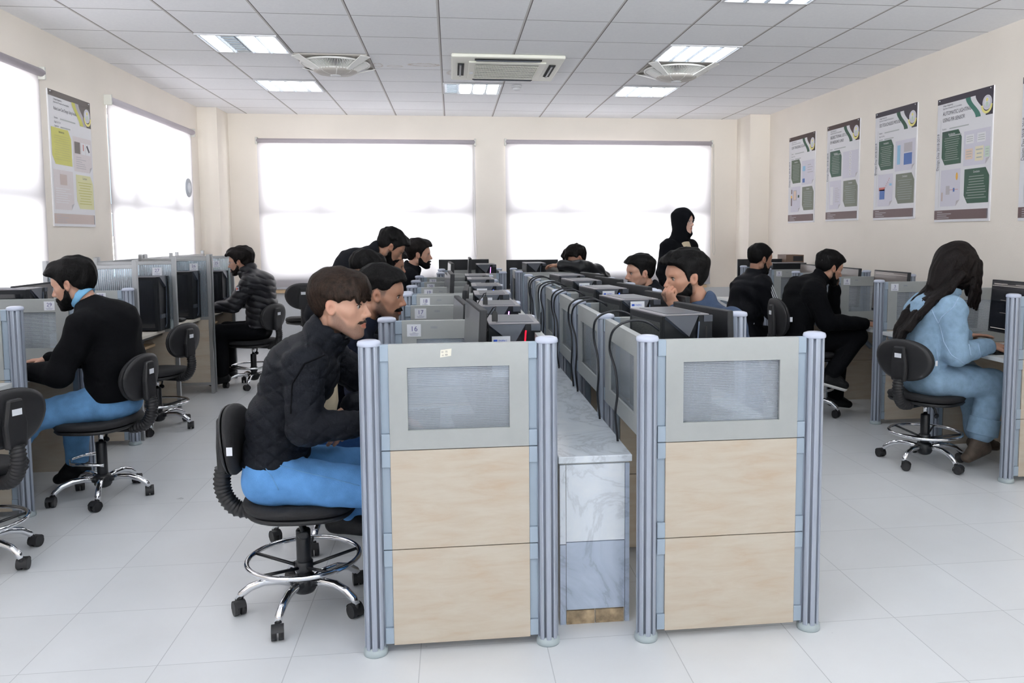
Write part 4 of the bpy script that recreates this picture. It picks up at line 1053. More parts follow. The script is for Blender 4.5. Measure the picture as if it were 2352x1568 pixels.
    for k in range(5):
        a = 2*PI*k/5 + .72; c, s_ = math.cos(a), math.sin(a)
        pp = [(.035, .100), (.09, .112), (.145, .112), (.195, .096), (.228, .072), (.240, .052)]
        b = MB(); b.tube([(c*r, s_*r, z) for (r, z) in pp], [.017, .016, .0155, .015, .0145, .0135], 12); leg = b.build('base_leg', M['chrome'], t)
        w = MB(); cx, cy = c*.243, s_*.243; aa = a + [1.1, -.7, 2.0, .4, 2.8][k]; wc, ws = math.cos(aa), math.sin(aa); ox, oy = wc*.016, ws*.016
        for q in (-1, 1):
            nx, ny = -ws*q, wc*q
            w.cyl((cx+ox+nx*.004, cy+oy+ny*.004, .0262), (cx+ox+nx*.021, cy+oy+ny*.021, .0262), .026, n=20)
        hood = []; w.cyl((cx, cy, .030), (cx, cy, .056), .010, n=12)
        for q in range(9):
            th = -.35 + (PI*1.0)*q/8; hood.append((cx+ox - wc*.029*math.cos(th), cy+oy - ws*.029*math.cos(th), .0262+.029*math.sin(th)))
        vs = []
        for p_ in hood:
            for q in (-.021, .021): vs.append((p_[0]-ws*q, p_[1]+wc*q, p_[2]))
        w.add(vs, [(2*i, 2*i+1, 2*i+3, 2*i+2) for i in range(8)], 0, True)
        w.build('caster', M['rubber'], leg)
    return t
CG = 'black drafting chairs'
CH0 = make_chair('chair under the first student in the quilted jacket', (-.575, 3.10, 0), 0., True, CG)
def chair(x, y, rz, label, dz=0., skip=()):
    return dup(CH0, label, (x, y, 0), rz, CG, skip)
chair(-.60, 3.86, .1, 'chair under the man in the navy jacket, mostly behind the first chair')
chair(-2.06, 3.68, PI-.42, 'black chair cut by the left edge of the photo')
c4 = chair(-1.90, 4.60, PI-.14, 'chair under the man in the black sweater, its foot ring broken', 0, ('foot_ring', 'ring_spokes'))
brk = MB(); brk.tube([(-.02, .02, .18), (.16, .02, .185), (.21, -.06, .19), (.19, -.15, .19), (.14, -.19, .19)], .0095, 10); brk.build('broken_foot_ring', M['chrome'], c4)
chair(-2.16, 6.22, PI-.30, 'empty black chair pushed up to station 27')
chair(-1.87, 7.90, PI-.40, 'chair under the man in the puffer jacket')
c7 = chair(-1.62, 9.30, PI/2+.1, 'empty chair standing near the back wall, seen from behind'); c7.scale = (1.08, 1.08, 1.15)
chair(2.86, 4.60, .45, 'chair under the woman in denim')
c9 = chair(2.70, 5.95, .0, 'chair under the man in the black coat'); c9.scale = (1, 1, 1.17)
chair(2.55, 6.70, .2, 'chair under the man in the striped track jacket')
chair(1.40, 3.88, PI, 'chair under the man in the blue gray jacket')
chair(1.62, 6.12, PI, 'chair under the young man in profile with short hair')
chair(-.74, 5.30, 0., 'chair under the student whose ear shows behind the navy jacket')
chair(-.68, 6.58, 0., 'chair of the curly haired student behind the bending man')
chair(-.48, 7.28, 0., 'chair under the bearded man before the left back blind')
chair(1.40, 7.86, PI, 'chair of the student resting his head on his arms')
# ------------------------------------------------------------------ distance-field figures
def A(*p): return np.array(p, np.float32)
def unit(v): v = np.asarray(v, np.float32); return v/np.linalg.norm(v)
def smin(a, b, k):
    h = np.clip(.5 + .5*(b-a)/k, 0, 1); return b*(1-h) + a*h - k*h*(1-h)
def smax(a, b, k): return -smin(-a, -b, k)
def sstep(x, a, b): t = np.clip((x-a)/(b-a), 0, 1); return t*t*(3-2*t)
def d_cap(x, y, z, a, b, ra, rb):
    bx, by, bz = b[0]-a[0], b[1]-a[1], b[2]-a[2]; L = bx*bx+by*by+bz*bz + 1e-12
    px, py, pz = x-a[0], y-a[1], z-a[2]
    t = np.clip((px*bx+py*by+pz*bz)/L, 0, 1)
    return np.sqrt((px-bx*t)**2 + (py-by*t)**2 + (pz-bz*t)**2) - (ra + (rb-ra)*t)
def d_ell(x, y, z, c, r):
    px, py, pz = x-c[0], y-c[1], z-c[2]
    k0 = np.sqrt((px/r[0])**2+(py/r[1])**2+(pz/r[2])**2); k1 = np.sqrt((px/r[0]**2)**2+(py/r[1]**2)**2+(pz/r[2]**2)**2) + 1e-9
    return k0*(k0-1)/k1
def head_sdf(x, y, z, ears=True, face=True):
    ay = np.abs(y)
    d = d_ell(x, y, z, (-.012, 0, .036), (.096, .076, .089))
    d = smin(d, d_ell(x, ay, z, (.040, .012, .030), (.046, .050, .046)), .02)
    d = smin(d, d_ell(x, y, z, (.036, 0, -.022), (.050, .056, .066)), .02)
    d = smin(d, d_cap(x, ay, z, (.000, .048, -.050), (.062, .016, -.094), .019, .017), .022)
    d = smin(d, d_cap(x, ay, z, (.004, .052, .000), (.000, .048, -.050), .018, .018), .02)
    d = smin(d, d_ell(x, y, z, (.072, 0, -.093), (.016, .019, .015)), .014)
    d = smin(d, d_ell(x, y, z, (.060, 0, -.058), (.031, .030, .030)), .016)
    if not face: return d
    d = smin(d, d_cap(x, ay, z, (.050, .044, -.012), (.030, .054, -.004), .017, .014), .018)
    d = smin(d, d_cap(x, ay, z, (.080, .012, .026), (.066, .046, .030), .008, .007), .010)
    d = smax(d, -d_ell(x, ay, z, (.087, .031, .008), (.016, .017, .011)), .009)
    d = smin(d, d_ell(x, ay, z, (.0665, .031, .009), (.0125, .0150, .0115)), .004)
    d = smin(d, d_cap(x, y, z, (.081, 0, .014), (.103, 0, -.022), .0068, .0098), .010)
    d = smin(d, d_ell(x, ay, z, (.090, .0115, -.027), (.011, .007, .008)), .007)
    d = smin(d, d_cap(x, ay, z, (.0905, 0, -.053), (.080, .021, -.057), .0062, .003), .005)
    d = smin(d, d_cap(x, ay, z, (.0890, 0, -.066), (.079, .019, -.062), .0072, .0035), .005)
    d = smax(d, -d_cap(x, ay, z, (.0975, 0, -.0592), (.085, .024, -.0600), .0026, .0016), .003)
    if ears:
        e = d_ell(x + .16*z + .1*(ay-.075), ay - .30*np.clip(-(x), -.02, .03), z, (-.006, .0775, .002), (.0155, .0060, .0285))
        e = smax(e, -d_ell(x, ay, z, (-.002, .0885, .000), (.0090, .0130, .0150)), .004)
        d = smin(d, e, .006)
    return d
class Grid:
    def __init__(s, lo, hi, h):
        s.lo = np.asarray(lo, np.float32); s.h = h
        s.n = np.maximum(4, np.ceil((np.asarray(hi)-s.lo)/h).astype(int) + 1)
        s.ax = [s.lo[i] + h*np.arange(s.n[i], dtype=np.float32) for i in range(3)]
        s.D = np.full(s.n, .25, np.float32)
    def block(s, lo, hi):
        sl = []
        for i in range(3):
            a = int(np.clip(np.floor((lo[i]-s.lo[i])/s.h), 0, s.n[i]-1)); b = int(np.clip(np.ceil((hi[i]-s.lo[i])/s.h)+1, a+1, s.n[i]))
            sl.append(slice(a, b))
        sl = tuple(sl)
        return sl, s.ax[0][sl[0]][:, None, None], s.ax[1][sl[1]][None, :, None], s.ax[2][sl[2]][None, None, :]
    def cap(s, a, b, ra, rb=None, k=.02, lat=None, ls=1., op='add'):
        a = np.asarray(a, np.float32); b = np.asarray(b, np.float32); rb = ra if rb is None else rb
        m = max(ra, rb)*max(1, ls) + k + 2*s.h
        sl, x, y, z = s.block(np.minimum(a, b)-m, np.maximum(a, b)+m)
        if lat is not None:
            L = unit(lat); q = 1 - 1/ls
            px, py, pz = x-a[0], y-a[1], z-a[2]; pl = (px*L[0]+py*L[1]+pz*L[2])*q
            bb = b-a; bb = bb - L*float(bb @ L)*q
            d = d_cap(px-pl*L[0], py-pl*L[1], pz-pl*L[2], (0, 0, 0), bb, ra, rb)
        else: d = d_cap(x, y, z, a, b, ra, rb)
        s.D[sl] = smin(s.D[sl], d, k) if op == 'add' else smax(s.D[sl], -d, k)
    def ell(s, c, r, R=None, k=.02, op='add'):
        c = np.asarray(c, np.float32); m = max(r) + k + 2*s.h
        sl, x, y, z = s.block(c-m, c+m)
        if R is not None:
            px, py, pz = x-c[0], y-c[1], z-c[2]
            d = d_ell(R[0][0]*px+R[0][1]*py+R[0][2]*pz, R[1][0]*px+R[1][1]*py+R[1][2]*pz, R[2][0]*px+R[2][1]*py+R[2][2]*pz, (0, 0, 0), r)
        else: d = d_ell(x, y, z, c, r)
        s.D[sl] = smin(s.D[sl], d, k) if op == 'add' else smax(s.D[sl], -d, k)
    def ring(s, c, axis, R_, r, k=.015, flat=1.):
        c = np.asarray(c, np.float32); n = unit(axis); m = R_*1.3+r*2+k+2*s.h
        sl, x, y, z = s.block(c-m, c+m)
        px, py, pz = x-c[0], y-c[1], z-c[2]; hgt = px*n[0]+py*n[1]+pz*n[2]
        rad = np.sqrt(np.maximum(px*px+py*py+pz*pz-hgt*hgt, 0)); d = np.sqrt((rad-R_)**2+(hgt/flat)**2) - r
        s.D[sl] = smin(s.D[sl], d, k)
    def headin(s, c, Rm, sc, k=.012):
        c = np.asarray(c, np.float32); m = .16*sc
        sl, x, y, z = s.block(c-m, c+m); px, py, pz = (x-c[0])/sc, (y-c[1])/sc, (z-c[2])/sc
        d = head_sdf(Rm[0, 0]*px+Rm[1, 0]*py+Rm[2, 0]*pz, Rm[0, 1]*px+Rm[1, 1]*py+Rm[2, 1]*pz, Rm[0, 2]*px+Rm[1, 2]*py+Rm[2, 2]*pz)*sc
        s.D[sl] = smin(s.D[sl], d, k)
    def cut(s, p, n, k=.008):
        """keep the side the normal points away from"""
        n = unit(n); x, y, z = s.ax[0][:, None, None], s.ax[1][None, :, None], s.ax[2][None, None, :]
        s.D = smax(s.D, ((x-p[0])*n[0]+(y-p[1])*n[1]+(z-p[2])*n[2]), k).astype(np.float32)
    def disp(s, fn):
        x, y, z = s.ax[0][:, None, None], s.ax[1][None, :, None], s.ax[2][None, None, :]
        s.D = (s.D + fn(x, y, z)).astype(np.float32)
    def mesh(s):
        D = s.D; D[0] = D[-1] = .2; D[:, 0] = D[:, -1] = .2; D[:, :, 0] = D[:, :, -1] = .2
        S = D < 0
        c = np.zeros(np.array(D.shape)-1, np.int8)
        n0, n1, n2 = c.shape
        for i in (0, 1):
            for j in (0, 1):
                for k in (0, 1): c += S[i:i+n0, j:j+n1, k:k+n2]
        mixed = (c > 0) & (c < 8); idx = np.argwhere(mixed)
        cv = {(i, j, k): D[idx[:, 0]+i, idx[:, 1]+j, idx[:, 2]+k] for i in (0, 1) for j in (0, 1) for k in (0, 1)}
        acc = np.zeros((len(idx), 3)); cnt = np.zeros(len(idx))
        for p in cv:
            for ax in range(3):
                if p[ax]: continue
                q = list(p); q[ax] = 1; q = tuple(q); va, vb = cv[p], cv[q]; m = (va < 0) != (vb < 0)
                t = np.where(m, va/np.where(m, va-vb, 1), 0)
                pos = np.tile(np.array(p, float), (len(idx), 1)); pos[:, ax] = t
                acc[m] += pos[m]; cnt[m] += 1
        V = s.lo + s.h*(idx + acc/np.maximum(cnt, 1)[:, None])
        cid = np.full(c.shape, -1, np.int32); cid[mixed] = np.arange(len(idx))
        F = []
        for ax in range(3):
            o1, o2 = [(1, 2), (2, 0), (0, 1)][ax]
            lo = [slice(1, n) for n in c.shape]; lo[ax] = slice(0, c.shape[ax])
            sa = [slice(1, n) for n in c.shape]; sb = list(sa); sa[ax] = slice(0, D.shape[ax]-1); sb[ax] = slice(1, D.shape[ax])
            e = np.argwhere(S[tuple(sa)] != S[tuple(sb)])
            base = e.copy(); base[:, o1] += 1; base[:, o2] += 1
            up = S[tuple(sa)][tuple(e.T)]
            def g(d1, d2):
                q = base.copy(); q[:, o1] -= d1; q[:, o2] -= d2; return cid[tuple(q.T)]
            quad = np.stack([g(1, 1), g(0, 1), g(0, 0), g(1, 0)], 1)
            quad[~up] = quad[~up][:, ::-1]; F.append(quad)
        return V, np.concatenate(F)
def np_mesh(name, V, F, mats, parent=None, mi=None):
    me = bpy.data.meshes.new(name); me.vertices.add(len(V)); me.vertices.foreach_set('co', np.ascontiguousarray(V, np.float32).ravel())
    me.loops.add(F.size); me.loops.foreach_set('vertex_index', np.ascontiguousarray(F, np.int32).ravel())
    me.polygons.add(len(F)); me.polygons.foreach_set('loop_start', np.arange(0, F.size, 4, dtype=np.int32))
    me.polygons.foreach_set('use_smooth', np.ones(len(F), bool))
    for m in (mats if isinstance(mats, (list, tuple)) else [mats]): me.materials.append(m)
    if mi is not None: me.polygons.foreach_set('material_index', mi.astype(np.int32))
    me.update(calc_edges=True); me.validate()
    o = bpy.data.objects.new(name, me); COL.objects.link(o)
    if parent: o.parent = parent
    return o

# ------------------------------------------------------------------ people materials
def skin(n, c):
    m, nt, out = new_mat('skin_' + n); tc = nd(nt, 'ShaderNodeTexCoord')
    n1 = nd(nt, 'ShaderNodeTexNoise', Scale=34., Detail=4.); nt.links.new(tc.outputs['Object'], n1.inputs['Vector'])
    n2 = nd(nt, 'ShaderNodeTexNoise', Scale=420., Detail=2.); nt.links.new(tc.outputs['Object'], n2.inputs['Vector'])
    col = mixc(nt, n1.outputs[0], tuple(k*.90 for k in c), tuple(min(1, k*1.08) for k in c))
    a1 = nd(nt, 'ShaderNodeAttribute', attribute_name='stubble'); a2 = nd(nt, 'ShaderNodeAttribute', attribute_name='lip'); a3 = nd(nt, 'ShaderNodeAttribute', attribute_name='flush')
    col = mixc(nt, math_n(nt, 'MULTIPLY', a3.outputs['Fac'], .28), col, (c[0]*.95, c[1]*.62, c[2]*.58))
    k = math_n(nt, 'MULTIPLY', a1.outputs['Fac'], math_n(nt, 'ADD', math_n(nt, 'MULTIPLY', n2.outputs[0], .8), .5))
    col = mixc(nt, math_n(nt, 'MINIMUM', k, 1.), col, (.035, .026, .022))
    col = mixc(nt, a2.outputs['Fac'], col, (c[0]*.68, c[1]*.42, c[2]*.40))
    b = nd(nt, 'ShaderNodeBsdfPrincipled', Roughness=.5); b.inputs['Specular IOR Level'].default_value = .4
    b.inputs['Subsurface Weight'].default_value = .12; b.inputs['Subsurface Radius'].default_value = (.012, .005, .003); b.inputs['Subsurface Scale'].default_value = 1.
    nt.links.new(col, b.inputs['Base Color']); bp = nd(nt, 'ShaderNodeBump', Strength=.10, Distance=.002); nt.links.new(n2.outputs[0], bp.inputs['Height']); nt.links.new(bp.outputs[0], b.inputs['Normal'])
    nt.links.new(b.outputs[0], out.inputs[0]); return m
SK = dict(fair=skin('fair', (.50, .285, .205)), mid=skin('mid', (.43, .232, .158)), tan=skin('tan', (.36, .19, .125)), pale=skin('pale', (.60, .39, .31)))
def hairmat(n, c): return P('hair_' + n, c, .46, var=.6, vscale=60, bump=.6, bscale=140, stretch=(1.2, 4, .5), spec=.12)
HM = dict(black=hairmat('black', (.0055, .005, .0052)), brown=hairmat('brown', (.024, .0145, .0105)), dark=hairmat('dark', (.010, .0075, .007)), long=hairmat('long', (.0075, .005, .0048)))
STUB = P('beard_stubble', (.16, .095, .068), .7, var=.35, vscale=160, bump=.3, bscale=400)
FADE = P('hair_fade_stubble', (.10, .062, .047), .7, var=.35, vscale=160)
LIP = P('lips', (.42, .17, .14), .4)
EYEW = P('eye_white', (.40, .36, .34), .25); EYEI = P('iris', (.02, .012, .008), .1)
def cloth(n, c, r=.8, var=.12, vs=14, bump=.35, bs=180, sheen=.0): return P('cloth_' + n, c, r, var=var, vscale=vs, bump=bump, bscale=bs, sheen=sheen, spec=.3 if r < .6 else .12)
CL = dict(quilt=cloth('black_quilt', (.0070, .0085, .0125), .62), navy=cloth('navy_jacket', (.010, .013, .026), .7), coat=cloth('dark_coat', (.008, .009, .012), .85), black=cloth('black_wool', (.0035, .0038, .005), .9), puffer=cloth('black_puffer', (.013, .013, .017), .42, bump=.2, bs=60),
          leather=cloth('black_leather', (.012, .013, .016), .35, bump=.4, bs=50), slate=cloth('blue_gray_shirt', (.048, .072, .125), .75), track=cloth('black_track_jacket', (.005, .0055, .008), .62), abaya=cloth('black_coat', (.0035, .004, .006), .85), blktr=cloth('black_trousers', (.004, .0043, .0058), .85),
          denim=cloth('light_denim', (.26, .39, .53), .85, .13, 26, .5, 320), jeans=cloth('light_jeans', (.105, .27, .56), .85, .14, 16, .5, 320), jeansd=cloth('blue_jeans', (.125, .285, .52), .85, .16, 16, .5, 320), jeansn=cloth('dark_jeans', (.02, .06, .17), .85), shirt=cloth('light_blue_shirt', (.20, .45, .70), .8, .05), cream=cloth('cream_shirt', (.55, .46, .33), .8, .05),
          tan=cloth('brown_boots', (.10, .078, .062), .6, .25, 30), shoe=cloth('black_shoe', (.006, .006, .007), .55), sole=cloth('white_sole', (.70, .68, .66), .6, .02), seam=cloth('denim_seam', (.40, .54, .70), .85, .2), white=cloth('white_stripe', (.72, .74, .78), .7, .02))

def rot_head(yaw, pitch, roll=0.):
    f = A(math.cos(yaw)*math.cos(pitch), math.sin(yaw)*math.cos(pitch), -math.sin(pitch)); l = A(-math.sin(yaw), math.cos(yaw), 0); u = np.cross(f, l)
    c, s = math.cos(roll), math.sin(roll); l2 = c*l + s*u; u2 = -s*l + c*u
    return np.stack([f, l2, u2], 1)                        # columns: forward, left, up
def hand(G, w, d, nrm, side, curl=(.35, .4, .3), sc=1., spread=.10, thumb=.7):
    """palm, four jointed fingers and a thumb; nrm = back of the hand, side=+1 thumb on cross(nrm,d) side"""
    d = unit(d); nrm = unit(np.asarray(nrm) - d*float(np.dot(nrm, d))); lat = np.cross(nrm, d)*side
    w = np.asarray(w, np.float32)
    G.cap(w - d*.02*sc, w + d*.020*sc, .021*sc, .021*sc, .01, lat, 1.25)
    G.cap(w + d*.022*sc, w + d*.072*sc, .0135*sc, .0125*sc, .008, lat, 2.7)
    for i, (o, ln) in enumerate(((.029, .068), (.0095, .078), (-.0100, .073), (-.028, .056))):
        b = w + d*(.082 if i not in (3,) else .074)*sc + lat*o*sc; ang = 0.; dirn = d + lat*(o/.03)*spread; dirn = unit(dirn); r = .0092*sc if i < 3 else .0080*sc
        for q, (fr, cu) in enumerate(zip((.46, .30, .24), curl)):
            ang += cu*(1+.06*i); v = dirn*math.cos(ang) - nrm*math.sin(ang); e = b + v*ln*fr*sc
            G.cap(b, e, r, r*.92, .0045); b = e; r *= .92
    b = w + d*.022*sc + lat*.022*sc; v = unit(d*math.cos(thumb) + lat*math.sin(thumb) - nrm*.25)
    e = b + v*.040*sc; G.cap(b, e, .0125*sc, .0105*sc, .008); v2 = unit(d*math.cos(thumb*.45) + lat*math.sin(thumb*.45) - nrm*.3); e2 = e + v2*.028*sc; G.cap(e, e2, .0102*sc, .0085*sc, .004)
def hairpart(c, Rm, sc, h, fn, name, mat, parent, strands=0, flow=None, lo=(-.16, -.125, -.17), hi=(.15, .125, .185)):
    G = Grid(lo, hi, h); x, y, z = np.meshgrid(*G.ax, indexing='ij', sparse=True)
    G.D = np.broadcast_to(fn(x, y, z), G.n).astype(np.float32).copy()
    V, F = G.mesh()
    if not len(F): return None
    if strands:
        SV, SF = grow(fn, V, strands, **(flow or {})); F = np.concatenate([F, SF + len(V)]); V = np.concatenate([V, SV])
    return np_mesh(name, (V*sc) @ Rm.T.astype(np.float64) + np.asarray(c), F, mat, parent)
def grow(fn, V, n, mode='crown', step=.0065, k=6, lift=.0010, width=.0011, seed=3, wild=.25):
    """thin tapering locks combed along the surface of a hair shell"""
    rng = np.random.default_rng(seed)
    def grad(p):
        e = .002; f0 = lambda q: np.asarray(fn(q[:, 0], q[:, 1], q[:, 2])).ravel()
        g = np.stack([f0(p + e*np.eye(3)[i]) - f0(p - e*np.eye(3)[i]) for i in range(3)], 1); return g/(np.linalg.norm(g, axis=1)[:, None] + 1e-9)
    p = V[rng.integers(0, len(V), n)] + rng.normal(0, .0015, (n, 3)); jit = rng.normal(0, wild, (n, 3)); pts = []
    keep = np.ones(n, bool)
    for i in range(k):
        g = grad(p)
        if i == 0: g0 = g
        d = np.asarray(fn(p[:, 0], p[:, 1], p[:, 2])).ravel(); p = p - g*np.clip(d - lift*(1+.8*i/k), -.004, .004)[:, None]
        pts.append((p.copy(), g))
        if mode == 'crown': fl = p - np.array([-.045, 0, .13]); fl[:, 2] -= .03
        elif mode == 'back': fl = np.tile(np.array([-1., 0, .10]), (n, 1)); fl[:, 2] += np.where(p[:, 0] < -.03, -1.2, .0); fl[:, 2] += np.where(np.abs(p[:, 1]) > .05, -.5, 0)
        elif mode == 'down': fl = np.tile(np.array([.25, 0, -1.]), (n, 1))
        fl = fl/(np.linalg.norm(fl, axis=1)[:, None]+1e-9) + jit; fl -= g*np.sum(fl*g, 1)[:, None]; fl /= np.linalg.norm(fl, axis=1)[:, None]+1e-9
        p = p + fl*step
    vs = []; 
    for i, (q, g) in enumerate(pts):
        t = pts[min(i+1, k-1)][0] - pts[max(i-1, 0)][0]; sd = np.cross(t, g); sd /= np.linalg.norm(sd, axis=1)[:, None]+1e-9; w = width*(1 - .85*i/(k-1))
        vs += [q - sd*w, q + sd*w]
    A_ = np.stack(vs, 1).reshape(-1, 3); base = (np.arange(n)*2*k)[:, None]
    F = np.concatenate([base + np.array([[2*i, 2*i+1, 2*i+3, 2*i+2]]) for i in range(k-1)])
    return A_, F.astype(np.int32)
HL_X = [-.13, -.095, -.06, -.028, -.012, .008, .024, .034, .050, .066, .082, .12]
def hair_fn(style):
    """thickness and hairline of each haircut, in head coordinates"""
    top, side, front = style.get('top', .022), style.get('side', .008), style.get('front', .0)
    zl = style.get('line', [-.062, -.058, -.050, -.012, .020, -.012, -.010, .030, .052, .068, .076, .080])
    amp = style.get('amp', .0022); fr = style.get('fringe'); z0, z1 = style.get('fade', (.02, .09)); back = style.get('back', side)
    def fn(x, y, z):
        d0 = head_sdf(x, y, z, False, False)
        t = side + (back-side)*sstep(-x, .02, .09) + (top-side)*sstep(z, z0, z1) + front*sstep(x, .02, .085)*sstep(z, .05, .1)
        n = amp*(np.sin(70*y + 26*x + 3*np.sin(30*z)) + .7*np.sin(145*y - 35*z + 2*np.sin(41*x)) + .6*np.sin(95*x + 60*z + 50*y))
        d = smax(d0 - t - n*sstep(t, .004, .014), (np.interp(np.ravel(x), HL_X, zl).reshape(x.shape) + .0035*np.sin(160*y+70*x)*np.sin(90*x-40*y+1) - z)*.85, .010)
        d = smax(d, -d_ell(x, np.abs(y), z, (-.004, .084, -.002), (.021, .020, .031)), .006)
        for (a, b, ra, rb) in (fr or []):
            d = smin(d, d_cap(x, y, z, a, b, ra, rb) - n*.6, .010)
        return d
    return fn
def beard_fn(t, kind='full'):
    def fn(x, y, z):
        d0 = head_sdf(x, y, z, False, True)
        zb = np.interp(np.ravel(x), [-.03, .0, .02, .045, .065, .078, .09, .12], [.0, -.004, -.018, -.052, -.060, -.044, -.040, -.040]).reshape(x.shape)
        d = smax(d0 - t*(.6+.5*sstep(x, .0, .07)) - .0010*np.sin(210*z+130*y)*np.sin(190*x), z - zb + 0*y, .006)
        d = smax(d, (.000 - x) + 0*y + 0*z, .008)
        d = smax(d, (-.115 - z) + 0*x + 0*y, .01)
        d = smax(d, -d_ell(x, y, z, (.094, 0, -.060), (.017, .023, .0085)), .003)
        if kind == 'moustache': d = smax(smax(d, (-.056 - z) + 0*x + 0*y, .004), (.066 - x) + 0*y + 0*z, .004)
        if kind == 'goatee':
            d = smax(d, (.030 - x) + 0*y + 0*z, .01)
        return d
    return fn
def rect_patch(name, c, n, u, w, h, mats, parent, paint):
    """small flat patch of cloth lying on a garment"""
    n = Vector(n).normalized(); u = Vector(u); u = (u - n*u.dot(n)).normalized(); v = n.cross(u); mb = MB()
    for (u0, v0, u1, v1, m, l) in paint:
        q = [Vector(c) + u*a*w + v*b*h + n*l*.001 for (a, b) in ((u0, v0), (u1, v0), (u1, v1), (u0, v1))]
        mb.add(q + [p - n*.006 for p in q], [(0,1,2,3), (7,6,5,4), (0,4,5,1), (1,5,6,2), (2,6,7,3), (3,7,4,0)], m)
    return mb.build(name, mats, parent)
def folds(amp, fx=1., ph=0.):
    return lambda x, y, z: amp*(np.sin(38*fx*z + 17*x + 4*np.sin(13*y+ph)) * np.sin(21*fx*x - 9*z + 11*y + ph) + .6*np.sin(61*fx*(x+z) + 23*y + 2*np.sin(19*z)))

def person(label, J, head, h=.006, skin='mid', top=None, legs=None, shoes='shoe', hair=None, beard=None, group=None, collar=None, hands=None, build=1., female=False, extra=None, glasses=False, hairmat_='black'):
    """J: joints in metres; near = towards -y, far = towards +y"""
    f = unit(A(math.cos(J['yaw']), math.sin(J['yaw']), 0)); L = A(-f[1], f[0], 0)       # facing and left
    hc = A(*head['c']); Rm = rot_head(head['yaw'], head.get('pitch', 0.), head.get('roll', 0.)); sc = head.get('s', 1.05)
    g = {k: (A(*v) if isinstance(v, (tuple, list)) else v) for k, v in J.items()}
    pel, mid, che, nek = g['pel'], g['mid'], g['che'], g['nek']
    allp = np.stack([v for k, v in g.items() if isinstance(v, np.ndarray)] + [hc])
    lo, hi = allp.min(0) - .20, allp.max(0) + .20; hi[2] = max(hi[2], hc[2] + .19)
    lo[2] = allp.min(0)[2] - .09
    ns, fs = [s for s in ('n', 'f')], None
    hb = Rm @ A(-.030, 0, -.050)*sc + hc
    W = 1.38
    # --- skin body
    G = Grid(lo, hi, h); b = build
    G.cap(pel, mid, .088*b, .082*b, .04, L, W); G.cap(mid, che, .082*b, .095*b, .04, L, W); G.cap(che, nek - (nek-che)*.25, .095*b, .055, .04, L, W)
    G.cap(nek, hb, .050 if not female else .042, .050 if not female else .040, .02)
    for s in 'nf':
        G.cap(nek - (nek-che)*.25, g[s+'sh'], .045, .045, .03); G.cap(g[s+'sh'], g[s+'el'], .042*b, .034, .02); G.cap(g[s+'el'], g[s+'wr'], .034, .023, .015)
        G.cap(g[s+'hip'], g[s+'kn'], .068*b, .048, .03); G.cap(g[s+'kn'], g[s+'an'], .046, .032, .02); G.cap(g[s+'an'], g[s+'to'], .030, .024, .015)
        hd = (hands or {}).get(s, {}); d = hd.get('d', g[s+'wr'] - g[s+'el']); n_ = hd.get('n', (0, 0, 1))
        hand(G, g[s+'wr'] + unit(d)*.012, d, n_, hd.get('side', 1), hd.get('curl', (.35, .45, .3)), hd.get('s', .95))
    G.headin(hc, Rm, sc)
    V, F = G.mesh()
    o = np_mesh('person', V, F, SK[skin]); tag(o, label, 'person', group)
    # lips, beard shadow and flushed ears are colours of the skin itself
    loc = ((V - hc) @ Rm.astype(np.float64))/sc; lx_, ly_, lz_ = loc.T; near = np.linalg.norm(loc, axis=1) < .17
    lip = sstep(1.25 - (((lx_-.090)/.016)**2 + (ly_/.022)**2 + ((lz_+.0595)/.0100)**2), 0, .6)*near
    zb = np.interp(lx_, [-.03, .0, .02, .045, .065, .078, .09, .12], [.0, -.004, -.022, -.056, -.062, -.044, -.040, -.040])
    stub = head.get('shadow', 0.)*sstep(zb - lz_, -.008, .014)*sstep(lx_, -.022, .004)*sstep(lz_, -.125, -.100)*(1-lip)
    if hair and hair.get('stubble'): stub = np.maximum(stub, hair.get('fadeamt', .75)*sstep(lz_ - np.interp(lx_, HL_X, hair['stubble']), -.004, .030)*sstep(lz_, -.08, -.03))
    stub = stub*near*(np.abs(ly_) < .0755 + .02*(lz_ > .03))
    flush = near*(sstep(np.abs(ly_), .074, .080)*(np.abs(lz_) < .05) + .6*sstep(lx_, .088, .104)*(np.abs(lz_+.02) < .02))
    for nm, arr in (('stubble', stub), ('lip', lip), ('flush', np.clip(flush, 0, 1))):
        at = o.data.attributes.new(nm, 'FLOAT', 'POINT'); at.data.foreach_set('value', arr.astype(np.float32))
    # --- face parts
    def place(mb, nm, mats): mb.v = [tuple((Rm @ (np.array(v)*sc) + hc).tolist()) for v in mb.v]; return mb.build(nm, mats, o)
    for s in (1, -1):
        e = MB(); e.ell((.0690, s*.031, .0085), (.0118, .0118, .0118), 14, 10, 0); e.ell((.0768, s*.0305, .0080), (.0056, .0068, .0064), 10, 8, 1); place(e, 'eye', [EYEW, EYEI]); e = MB(); e.tube([(.0815, s*.0185, .0115), (.0832, s*.026, .0165), (.0815, s*.035, .0165), (.0725, s*.0455, .0110)], [.0008, .0016, .0017, .0007], 6); place(e, 'eyelash', HM['black'])
        if not head.get('nobrow'):
            w = MB(); w.tube([(.0845, s*.012, .0265), (.081, s*.025, .0335), (.066, s*.047, .0315)], [.0042, .0056, .0026], 8, flat=.8); place(w, 'eyebrow', HM[hairmat_])
    if glasses:
        q = MB()
        for s in (1, -1):
            q.tube([(.098-.008*abs(math.cos(a)), s*(.034+.024*math.cos(a)), .004+.021*math.sin(a)) for a in [2*PI*k/20 for k in range(20)]], .0011, 6, 0, True); q.tube([(.088, s*.057, .010), (.04, s*.080, .012), (.0, s*.084, .010)], .0012, 6)
        q.tube([(.096, -.011, .008), (.098, 0, .012), (.096, .011, .008)], .0012, 6); place(q, 'glasses', M['chrome'])
